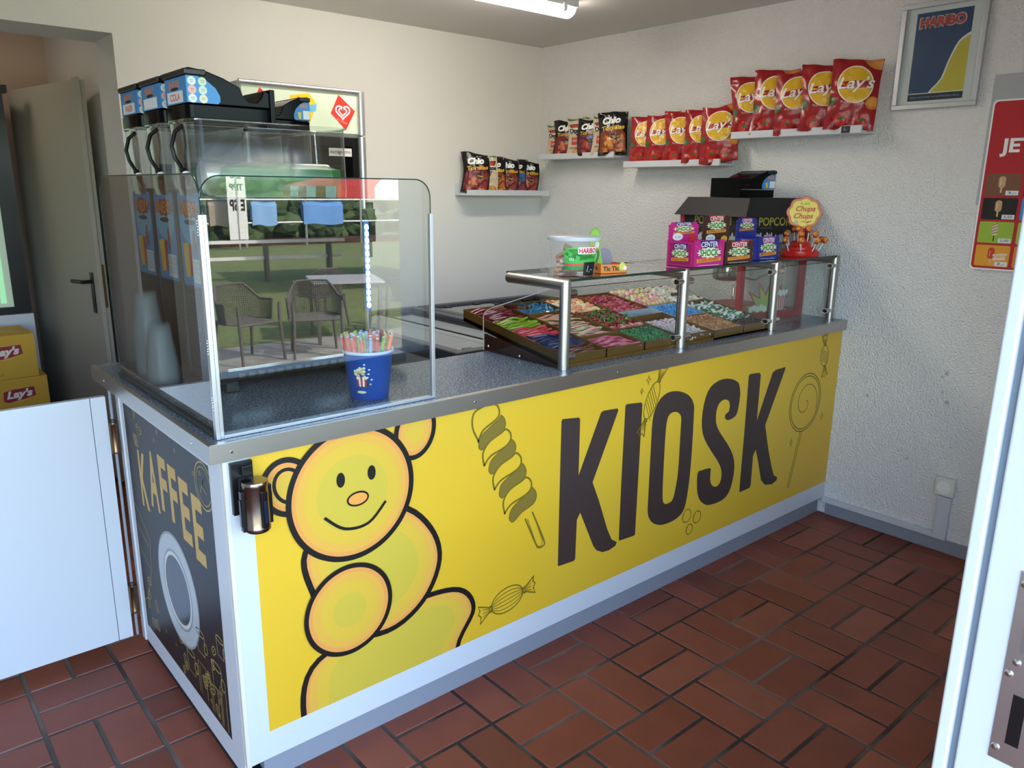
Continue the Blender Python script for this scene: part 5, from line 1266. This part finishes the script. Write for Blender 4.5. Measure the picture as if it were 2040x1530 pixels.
# ------------------------------------------------------------------ ice cream menu board
mn = thing('ice_cream_menu', 'red ice cream price board reading JETZT at the right edge, on a grey backing', 'sign', (L, -.478, 1.225))
mb = MB(); mb.box((-.004, -.62, .25), (0, .012, .735), mat('grey_backing', '#a9adb0', .45)); mb.build('backing_board', mn, smooth=0, bevel=.001)
mb = MB(); mb.prism([(-.011, -u, v) for u, v in rrect(0, .56, 0, .642, .016)], (.0065, 0, 0), M_wh)
a = Art(); RDm = ink('#b51f28', .35); a.fill(rrect(.006, .554, .006, .636, .014), RDm, layer=1)
a.text('JETZT', .155, .465, .215, .068, M_wh, .035, layer=3)
a.text('GENIESSEN', .33, .565, .36, .06, RDm, layer=2)
tiles = [[('#7a5138', 'stick', '#c9a37c', '3,-'), ('#2a2a2e', 'stick', '#5a4030', '3,-'), ('#6a3a2a', 'stick', '#e0c9a0', '3,-'), ('#2a1a1a', 'stick', '#8a5a3a', '3,-')],
         [('#1c1712', 'stick', '#c79f6e', '3,50'), ('#3f8fd0', 'cone', '#e9e4e0', '3,-'), ('#3f8fd0', 'cone', '#c98a5a', '3,-'), ('#e8e4da', 'cone', '#d0605a', '2,50')],
         [('#9dbb3c', 'twist', '#cfd8b0', '2,00'), ('#a8bf3a', 'cup', '#c8452f', '2,00'), ('#e0b83a', 'stick', '#c8452f', '2,00'), ('#9dbb3c', 'cup', '#e0a050', '1,50')],
         [('#e2a02c', 'pop', '#c83a2c', '2,-'), ('#e08a2c', 'pop', '#e8c03c', '1,50'), ('#3f8fd0', 'pop', '#5ab04a', '1,-'), ('#e2a02c', 'pop', '#c83a2c', '1,-')]]
for r_, row in enumerate(tiles):
    for c, (bgc, kd, fc, pr) in enumerate(row):
        x0 = .016+.135*c; z0 = .286-.0905*r_; x1 = x0+.122; z1 = z0+.082
        a.fill(rrect(x0, x1, z0, z1, .006), ink(bgc, .35), layer=2); cx, cy = (x0+x1)/2-.004, (z0+z1)/2
        if kd in ('stick', 'pop'):
            a.fill(rrect(cx-.012, cx+.012, cy-.012, cy+.032, .011), ink(fc, .35), layer=3); a.rect(cx-.003, cx+.003, cy-.030, cy-.012, ink('#d8b98a', .4), layer=3)
            a.stroke([(cx-.005, cy-.002), (cx-.004, cy+.02)], .003, ink('#e8d3b0' if kd == 'stick' else '#f0a080', .35), layer=4)
        if kd == 'twist': a.fill(rrect(cx-.010, cx+.010, cy-.012, cy+.034, .008), ink(fc, .35), layer=3); [a.stroke([(cx-.010, cy-.006+.011*q), (cx+.010, cy+.002+.011*q)], .004, ink('#c8646a', .35), layer=4) for q in range(4)]; a.rect(cx-.002, cx+.002, cy-.034, cy-.012, M_bk, layer=3)
        if kd == 'cone': a.fill([(cx-.012, cy), (cx+.012, cy), (cx, cy-.034)], ink('#a8502f', .35), layer=3); a.fill(ell(cx, cy+.008, .016, .014), ink(fc, .35), layer=4)
        if kd == 'cup': a.fill([(cx-.018, cy+.018), (cx+.018, cy+.018), (cx+.012, cy-.02), (cx-.012, cy-.02)], ink(fc, .35), layer=3); a.fill(ell(cx, cy+.018, .018, .007), ink('#e89a5a', .35), layer=4)
        if r_ == 3 and c == 0: a.text('FLUTSCH', x0+.088, cy+.004, .048, .011, M_wh, .03, .1, .12, layer=5); a.text('FINGER', x0+.088, cy-.010, .045, .011, M_wh, .03, .1, .12, layer=5)
        a.rect(x1-.048, x1-.004, z0+.002, z0+.019, ink('#e6e8ea', .4), layer=5); a.text(pr, x1-.026, z0+.0105, .030, .011, ink('#27364f', .4), .01, layer=6)
a.put(mb, plane_fn((-.0112, 0, 0), (0, -1, 0), (0, 0, 1), (-1, 0, 0)), dz=.00015); mb.build('board', mn, smooth=0, recalc=False)

# ------------------------------------------------------------------ drinks fridge
fg = thing('drinks_fridge', 'tall glass-door fridge with a lit ice cream header behind the slush machine', 'fridge', (.735, 1.50, 0))
FW, FD, FH = .565, .585, 1.925
mb = MB(); mb.box((0, .02, 0), (FW, FD, FH), mat('fridge_grey', '#c3c5c6', .4)); mb.build('cabinet', fg, bevel=.006)
mb = MB(); hd_m = mat('lit_header', '#b9c4ac', .35, emit=.10, noise_col=('#d3d8c6', 2.0, .4, .6))
mb.box((.012, .006, FH-.180), (FW-.034, .02, FH-.014), hd_m)
a = Art()
for cx in (.105, .457):
    P = [(cx-.058, -.003), (cx-.018, .075), (cx+.060, .012), (cx+.012, -.070)]
    a.fill(P, ink('#d33a30', .35), layer=1)
    for s_, lw in ((1, .0065), (.55, .0055)):
        H1 = []
        for q in range(40):
            t = 2*PI*q/40; x_ = 16*math.sin(t)**3; y_ = 13*math.cos(t)-5*math.cos(2*t)-2*math.cos(3*t)-math.cos(4*t)
            H1.append((cx+x_*.0021*s_, .006+y_*.0019*s_))
        a.stroke(H1, lw, M_wh, closed=True, layer=3)
    a.text('ICE CREAM', cx-.006, -.034, .050, .008, ink('#e8b0a8'), 0, 0, R(-22), layer=3)
a.fill([(.215, .055), (.300, .070), (.335, .030), (.290, -.075), (.225, -.060)], ink('#f0c02c', .35), layer=1)
for q, tx in enumerate(('ICE', 'CREAM', 'TIME')): a.text(tx, .272, .036-.032*q, .052, .024, ink('#d8433a'), .06, 0, R(-14), layer=3)
a.fill([(.29, .02), (.335, .03), (.33, .0), (.285, -.01)], ink('#6ab0d8'), layer=2)
a.put(mb, plane_fn((0, .0058, FH-.097), (1, 0, 0), (0, 0, 1), (0, -1, 0)), dz=.0003); mb.build('header', fg, smooth=0, recalc=False)
mb = MB(); mb.cyl((0, .004, FH-.006), (FW-.02, .004, FH-.006), .010, M_alu, 12); mb.cyl((FW-.020, .006, FH-.185), (FW-.020, .006, FH-.002), .018, M_alu, 20); mb.cyl((FW-.020, .006, .10), (FW-.020, .006, FH-.192), .018, M_alu, 20); mb.cyl((.02, .006, .10), (.02, .006, FH-.192), .014, M_alu, 16); mb.build('trim', fg)
dr = MB(); dr.box((.03, .004, .10), (FW-.036, .019, FH-.195), M_black); dro = dr.build('door', fg, bevel=.003)
mb = MB(); mb.box((.055, .0015, .14), (FW-.070, .0035, FH-.235), M_glblack); a = Art(); a.rect(FW-.185, FW-.074, -.012, .022, ink('#d9d4d4', .4), layer=1); a.text('nordgastro', FW-.130, .005, .098, .018, ink('#4a4a52'), .01, layer=2)
a.put(mb, plane_fn((0, .0012, FH-.265), (1, 0, 0), (0, 0, 1), (0, -1, 0)), dz=.0003); mb.build('door_glass', dro, smooth=0, recalc=False)

# ------------------------------------------------------------------ chest freezers behind the counter
def freezer(x0, x1, y0, y1, zt, label):
    t = thing('chest_freezer', label, 'freezer', ((x0+x1)/2, (y0+y1)/2, 0), 0, 'grey chest freezers')
    hx, hy = (x1-x0)/2, (y1-y0)/2; fwd = .055
    M_fw = mat('freezer_white', '#b9bbbd', .4); M_ff = mat('freezer_rim', '#4a4c53', .38)
    mb = MB()
    for b in (((-hx, -hy, 0), (hx, -hy+.05, zt-.06)), ((-hx, hy-.05, 0), (hx, hy, zt-.06)), ((-hx, -hy+.05, 0), (-hx+.05, hy-.05, zt-.06)), ((hx-.05, -hy+.05, 0), (hx, hy-.05, zt-.06)), ((-hx+.05, -hy+.05, .0), (hx-.05, hy-.05, .25))): mb.box(*b, M_fw)
    mb.build('cabinet', t, smooth=0)
    mb = MB()
    for b in (((-hx, -hy, zt-.06), (hx, -hy+fwd, zt)), ((-hx, hy-fwd, zt-.06), (hx, hy, zt)), ((-hx, -hy+fwd, zt-.06), (-hx+fwd, hy-fwd, zt)), ((hx-fwd, -hy+fwd, zt-.06), (hx, hy-fwd, zt))): mb.box(*b, M_ff)
    mb.build('rim', t, bevel=.008)
    for k, (u0, u1, z) in enumerate(((-hx+fwd, .02, zt-.012), (-.02, hx-fwd, zt-.022))):
        mb = MB(); mb.faces([(u0, -hy+fwd, z), (u1, -hy+fwd, z), (u1, hy-fwd, z), (u0, hy-fwd, z)], [(0,1,2,3)], M_glass)
        mb.box((u0, -hy+fwd, z-.003), (u0+.008, hy-fwd, z+.003), M_dark); mb.box((u1-.008, -hy+fwd, z-.003), (u1, hy-fwd, z+.003), M_dark)
        for sy in (-1, 1):
            for sx in (.25, .75): mb.box((u0+(u1-u0)*sx-.022, sy*(hy-fwd-.03)-.014, z), (u0+(u1-u0)*sx+.022, sy*(hy-fwd-.03)+.014, z+.004), M_black)
        mb.build('glass_lid', t, smooth=0, recalc=False)
    return t
freezer(1.32, 1.93, .86, 2.09, .855, 'grey chest freezer with sliding glass lids behind the counter, left one')
freezer(1.94, 2.87, .86, 2.09, .855, 'grey chest freezer with sliding glass lids behind the counter, in the corner')
M_wire = mat('white_wire', '#d3d5d6', .4)
def basket(x0, x1, y0, y1, z0, z1, label):
    t = thing('wire_basket', label, 'basket', ((x0+x1)/2, (y0+y1)/2, z0), 0, 'wire baskets in the freezers')
    hx, hy, h_ = (x1-x0)/2, (y1-y0)/2, z1-z0; mb = MB()
    for z in (0, h_*.5, h_): mb.tube([(-hx, -hy, z), (hx, -hy, z), (hx, hy, z), (-hx, hy, z), (-hx, -hy, z)], .0022 if z < h_ else .0035, M_wire, 5)
    n = 16
    for k in range(n+1):
        x = -hx+2*hx*k/n; mb.tube([(x, -hy, h_), (x, -hy, 0), (x, hy, 0), (x, hy, h_)], .0016, M_wire, 4)
    for k in range(n+1):
        y = -hy+2*hy*k/n; mb.tube([(-hx, y, h_), (-hx, y, 0), (hx, y, 0), (hx, y, h_)], .0016, M_wire, 4)
    mb.build('wire_cage', t); return t
rnd = random.Random(31)
for i, (x0, x1) in enumerate(((1.385, 1.60), (1.63, 1.86), (2.02, 2.26), (2.29, 2.52))):
    basket(x0, x1, .95, 1.40, .56, .76, 'white wire basket of wrapped ices hanging in the chest freezer')
    c1, c2, c3 = (('#d8772c', '#c9b23a', '#d0453a'), ('#8fa63c', '#d9a03a', '#c86a3c'), ('#7f9a4c', '#a9b860', '#cf7a4a'), ('#8fa63c', '#5f8f4a', '#d08a4a'))[i]
    for k in range(18):
        mb = MB(); mb.grid(lambda u, v: ((u-.5)*.12, (v-.5)*.055, .012*math.sin(PI*u)*math.sin(PI*v)), 6, 4, ink(rnd.choice((c1, c2, c3)))); mb.grid(lambda u, v: ((u-.5)*.12, (v-.5)*.055, -.008*math.sin(PI*u)*math.sin(PI*v)), 6, 4, ink('#c9c4b8'))
        o = mb.build('wrapped_ice'); tag(o, 'small wrapped ice lying in a freezer basket behind the counter', 'ice lolly', 'wrapped ices in the freezer baskets')
        o.location = (rnd.uniform(x0+.07, x1-.07), rnd.uniform(1.0, 1.35), .575+.02*(k//6)); o.rotation_euler = (rnd.uniform(-.2, .2), rnd.uniform(-.2, .2), rnd.uniform(0, 3))

# ------------------------------------------------------------------ back room: door leaf, cooler, cartons
bd = thing('interior_door', 'plain grey-white interior door standing open in the back room doorway', 'door', (.395, 2.50, 0), math.atan2(.80, -.155))
M_leaf = mat('door_leaf', '#a9a498', .5); 
mb = MB(); mb.box((0, -.020, .03), (.80, .018, 1.985), M_leaf); mb.build('leaf', bd, bevel=.002)
mb = MB(); mb.box((-.012, .006, .03), (.03, .026, 1.993), M_leaf); mb.build('rebate', bd, bevel=.001)
mb = MB(); mb.box((-.0015, -.012, .93), (.0, .008, 1.14), mat('brass_plate', '#8f7c55', .35, .9)); mb.build('lock_plate', bd)
for s in (-1, 1):
    y = .018 if s > 0 else -.020
    mb = MB(); mb.box((.055, y, .90), (.085, y+s*.006, 1.10), M_black); mb.cyl((.07, y+s*.004, 1.055), (.07, y+s*.05, 1.055), .009, M_black, 12); mb.tube([(.07, y+s*.05, 1.055), (.12, y+s*.052, 1.055), (.185, y+s*.05, 1.052)], .009, M_black, 10); mb.build('handle', bd, bevel=.002)
bc = thing('display_cooler', 'tall black-framed cooler with a green-lit glass door in the back room', 'cooler', (-.46, 3.02, 0))
mb = MB(); mb.box((0, .03, 0), (.62, .50, 1.97), M_blackm); mb.box((-.005, -.0, .0), (.625, .03, .86), M_white); mb.build('body', bc, smooth=0)
mb = MB(); 
for b in (((0, 0, .87), (.06, .028, 1.95)), ((.545, 0, .87), (.62, .028, 1.95)), ((.06, 0, .87), (.545, .028, .90)), ((.06, 0, 1.89), (.545, .028, 1.95)), ((-.01, -.02, 1.95), (.64, .05, 1.985))): mb.box(*b, M_black)
mb.build('door_frame', bc, smooth=0)
mb = MB(); mb.box((.06, .012, .90), (.545, .016, 1.89), mat('lit_cabinet', '#8fa08f', .3, emit=.25)); mb.box((.49, .004, .92), (.515, .011, 1.87), mat('green_strip', '#7fb38a', .3, emit=.5)); mb.build('door_glass', bc, smooth=0)
def carton(loc, rz, label, w_=.40, d_=.30, h_=.205):
    t = thing('cardboard_carton', label, 'box', loc, rz, "yellow Lay's cartons in the back room")
    mb = MB(); mb.box((-w_/2, -d_/2, 0), (w_/2, d_/2, h_), mat('yellow_card', '#c79a2c', .7))
    a = Art(); a.fill(ell(.075, .125, .062, .033, .1), ink('#d9b04a'), layer=1); a.fill([(.010, .10), (.014, .145), (.06, .155), (.14, .158), (.145, .115), (.10, .102), (.03, .092)], ink('#8f1f2c'), layer=2); a.text("Lay's", .078, .126, .11, .050, ink('#e6d8c8'), .05, .3, .05, layer=3)
    a.fill(ell(-.13, .03, .03, .012), ink('#8f1f2c'), layer=2); a.text("Lay's", -.13, .03, .045, .016, ink('#e6d8c8'), .05, .3, layer=3); a.text('KARTON 24', .03, .022, .05, .012, ink('#5a4420'), layer=2)
    a.put(mb, plane_fn((0, -d_/2-.0002, 0), (1, 0, 0), (0, 0, 1), (0, -1, 0)), dz=.0003)
    mb.build('box', t, smooth=0, recalc=False); mb = MB(); mb.box((-w_/2, -.025, h_), (w_/2, .025, h_+.0006), mat('brown_tape', '#a8843c', .3)); mb.build('tape', t, smooth=0); return t
for k, (dx, lb) in enumerate(((0, 'lowest'), (.0, 'second from the floor'), (.035, 'lower of the two in view'), (.0, 'top one'))):
    carton((-.12+dx, 2.72, .0005+k*.2065), R(2*(k % 2)), "yellow cardboard Lay's carton in the back room stack, %s" % lb)

# ------------------------------------------------------------------ outside (seen as the reflection in the glass)
GZ0 = -.30
M_pave = mat('pale_paving', '#b5aea4', .85, noise_col=('#9a938a', 5, .4, .6)); M_gr = mat('grass', '#76804e', .95, noise_col=('#8d9660', 9, .35, .65), bump=(60, .8, .03))
mb = MB(); mb.box((-14, -7.1, GZ0-.3), (22, -1.70, GZ0), M_pave); struct(mb.build('patio', smooth=0))
mb = MB(); mb.box((XF-.2, -2.45, GZ0), (L+.2, -1.70, -.02), M_pave); struct(mb.build('door_step', smooth=0))
mb = MB(); mb.box((-14, -40, GZ0-.3), (40, -7.1, GZ0-.005), M_gr); o = mb.build('lawn', smooth=0); o['kind'] = 'structure'
# chairs
M_resin = mat('grey_resin', '#6a645f', .5)
def chair():
    t = thing('garden_chair', 'grey perforated resin armchair', 'chair', (0, 0, 0))
    def lattice(name, fn, nu, nv, th, par):
        mb = MB(); mb.grid(fn, nu, nv, M_resin); o = mb.build(name, par, smooth=0, recalc=False)
        w_ = o.modifiers.new('lattice', 'WIREFRAME'); w_.thickness = th*1.15; w_.use_even_offset = False; w_.use_boundary = True; return o
    def back(u, v):
        an = PI*(u-.5)*1.10; r = .285; arm = abs(2*u-1)
        top = .80-.16*min(1, max(0, (arm-.35)/.3))
        z = .43+(top-.43)*v
        x = r*math.sin(an)*(1+.06*v)*(1.02); y = r*math.cos(an)*.95*(1+.16*v)-.02
        return (x, y, z)
    lattice('back_shell', back, 44, 16, .009, t)
    lattice('seat', lambda u, v: ((u-.5)*.46, (v-.5)*.46, .43+.02*(2*v-1)**2-.015), 22, 22, .009, t)
    mb = MB(); mb.tube([Vector(back(k/24, 1)) for k in range(25)], .012, M_resin, 8); mb.tube([Vector(back(k/24, 0)) for k in range(25)]+[Vector((-.25, -.22, .43)), Vector((.25, -.22, .43)), Vector(back(0, 0))][:0], .012, M_resin, 8); mb.tube([(-.25, -.23, .425), (.25, -.23, .425)], .014, M_resin, 8); mb.build('rim', t)
    for sx in (-1, 1):
        mb = MB(); mb.tube([(sx*.26, -.23, .63), (sx*.255, -.235, .43), (sx*.27, -.27, 0)], .018, M_resin, 8, rads=[.014, .020, .014]); mb.build('leg', t)
        mb = MB(); mb.tube([(sx*.22, .20, .44), (sx*.25, .27, 0)], .018, M_resin, 8, rads=[.020, .014]); mb.build('leg', t)
    return t
c0 = chair(); W0 = [(2.72, -6.35, 150, 'nearest the kiosk door'), (3.20, -5.95, -160, 'seen from behind at the square table'), (3.15, -7.55, 20, 'behind on the left'), (4.75, -7.35, 15, 'at the far side of the square table'), (5.10, -6.10, -95, 'at the right of the square table')]
W0 = [(2.62, -6.30, 165), (3.35, -6.15, 200), (2.35, -7.75, 20), (4.25, -7.80, -10), (4.95, -6.90, -70)]
LBc = ['grey perforated garden armchair outside, nearest to the door', 'grey perforated garden armchair with its back to the kiosk by the square table', 'grey perforated garden armchair outside on the far left', 'grey perforated garden armchair on the lawn side of the square table', 'grey perforated garden armchair right of the square table']
for i, (x, y, a_) in enumerate(W0):
    o = c0 if i == 0 else dup(c0); o.location = (x, y, GZ0); o.rotation_euler = (0, 0, R(a_)); o['label'] = LBc[i]; o['group'] = 'garden chairs outside'
tb_ = thing('garden_table', 'square grey garden table under the parasol outside', 'table', (4.10, -6.85, GZ0), R(20))
mb = MB(); mb.box((-.42, -.42, .72), (.42, .42, .745), mat('table_top', '#b9b6b4', .5)); mb.build('table_top', tb_, bevel=.004)
for sx in (-1, 1):
    for sy in (-1, 1): mb = MB(); mb.box((sx*.37-.02, sy*.37-.02, 0), (sx*.37+.02, sy*.37+.02, .72), M_resin); mb.build('leg', tb_)
tb2 = dup(tb_, loc=(1.15, -7.30, GZ0), rot=(0, 0, 0), label='square grey garden table at the left of the chairs outside')
# parasol
px, py = 7.9, -11.3
ps_ = thing('parasol', 'large red and white square parasol over the lawn', 'parasol', (px, py, GZ0), R(12))
mb = MB(); mb.cyl((0, 0, 0), (0, 0, 2.25), .03, M_alu, 14); mb.build('pole', ps_); mb = MB(); mb.box((-.35, -.35, 0), (.35, .35, .08), M_grey); mb.build('foot', ps_, bevel=.01)
M_pr, M_pw = mat('parasol_red', '#c9403a', .8), mat('parasol_white', '#f0eeec', .8)
mb = MB(); A_ = 1.9
for s in range(4):
    c, sn = math.cos(s*PI/2), math.sin(s*PI/2); rt = lambda x, y, z: (x*c-y*sn, x*sn+y*c, z)
    for k in range(6):
        u0, u1 = -1+2*k/6, -1+2*(k+1)/6; m_ = M_pr if s % 2 or k in (0, 5) else M_pw
        mb.faces([rt(u0*A_, -A_, 1.85), rt(u1*A_, -A_, 1.85), rt(u1*.02, -.02, 2.42), rt(u0*.02, -.02, 2.42)], [(0, 1, 2, 3)], m_)
        mb.faces([rt(u0*A_, -A_, 1.85), rt(u1*A_, -A_, 1.85), rt(u1*A_, -A_-.01, 1.66), rt(u0*A_, -A_-.01, 1.66)], [(0, 1, 2, 3)], M_pr if k % 2 else M_pw)
mb.build('canopy', ps_, smooth=0, recalc=False)
# hedge, fence with towels, flag pole, low kerb rails
def leafy(name, x0, x1, y, h0, depth, col, seed, label):
    rnd = random.Random(seed); mb = MB(); n = int((x1-x0)*5)
    ms = [mat('leaf_%s_%d' % (col[1:], k), c_, .8) for k, c_ in enumerate((col, '#3a5030', '#55683e'))]
    for k in range(n*9):
        x = x0+(x1-x0)*rnd.random(); z = GZ0+h0*rnd.random()**.8; r = rnd.uniform(.18, .42)
        mb.ball((x, y+rnd.uniform(-depth, depth), z+.1), r, ms[rnd.randrange(3)], rnd.uniform(.8, 1.3), 1, rnd.uniform(.6, 1), 1, Matrix.Rotation(rnd.uniform(0, 3), 3, 'X'))
    for v in mb.bm.verts: v.co += Vector((noise.noise(v.co*3), noise.noise(v.co*3+Vector((9, 0, 0))), noise.noise(v.co*3+Vector((0, 9, 0)))))*.12
    o = mb.build(name, smooth=0, recalc=False); tag(o, label, 'hedge'); return o
leafy('hedge', 2, 15, -24.6, 1.3, .5, '#34472b', 1, 'dense green hedge behind the fence across the lawn')
leafy('tree_row', 0, 26, -28.5, 3.6, 1.2, '#2b3b24', 2, 'dark row of trees at the far end of the lawn')['kind'] = 'stuff'
mb = MB(); m_ = mat('bark_soil', '#5a3a30', .95); mb.box((2, -24.4, GZ0), (20, -22.6, GZ0+.12), m_); struct(mb.build('flower_bed', smooth=0))
fe = thing('pool_fence', 'low grey rail fence with towels hung over it across the lawn', 'fence', (3, -22.0, GZ0))
mb = MB(); [mb.cyl((0, 0, z), (16, 0, z), .035, M_alu, 8) for z in (1.45, .75)]; mb.build('rail', fe)
for k in range(9): mb = MB(); mb.cyl((2*k, 0, 0), (2*k, 0, 1.48), .04, M_alu, 8); mb.build('post', fe)
for i, (x, w_, cl, nm) in enumerate(((4.2, .6, '#7fa8d8', 'light blue'), (5.9, 1.0, '#a8cbe8', 'pale blue'), (8.3, .8, '#b3a294', 'beige'), (9.6, .8, '#8fb8e6', 'sky blue'), (11.6, 1.4, '#6f9ede', 'blue'))):
    mb = MB(); mb.grid(lambda u, v: (x+(u-.5)*w_, -22.0+(.075 if v > .5 else -.075)+.03*math.sin(u*9), GZ0+1.50-abs(v-.45)*1.5+.03*math.sin(u*7)), 8, 10, mat('towel_'+cl[1:], cl, .95)); o = mb.build('towel', recalc=False); tag(o, '%s towel hung over the rail of the pool fence' % nm, 'towel', 'towels on the pool fence')
fp_ = thing('feather_flag', 'white feather flag with black letters standing on the lawn', 'flag', (8.55, -21.4, GZ0))
mb = MB(); mb.box((-.28, -.01, .3), (.28, .01, 3.2), M_pw); a = Art()
a.text('2.0', 0, .95, .35, .18, M_bk, .03, layer=1, flip=True); a.text('TIPP', 0, .62, .40, .18, M_bk, .03, layer=1, flip=True); a.text('E SP', 0, .10, .46, .34, M_bk, .04, layer=1, flip=True)
a.put(mb, plane_fn((0, .011, 1.2), (1, 0, 0), (0, 0, 1), (0, 1, 0)), dz=.002); mb.build('flag_cloth', fp_, smooth=0, recalc=False); mb = MB(); mb.cyl((0, 0, 0), (0, 0, 3.3), .03, M_alu, 8); mb.build('pole', fp_)
bn = thing('garden_bench', 'low white bench of two rails on the lawn outside', 'bench', (5.9, -13.4, GZ0), R(8))
for z, y in ((.42, 0), (.75, .15)): mb = MB(); mb.box((-1.6, y-.05, z), (1.6, y+.05, z+.06), M_pw); mb.build('plank', bn)
for x in (-1.3, 0, 1.3): mb = MB(); mb.box((x-.03, -.03, 0), (x+.03, .17, .75), M_resin); mb.build('support', bn)
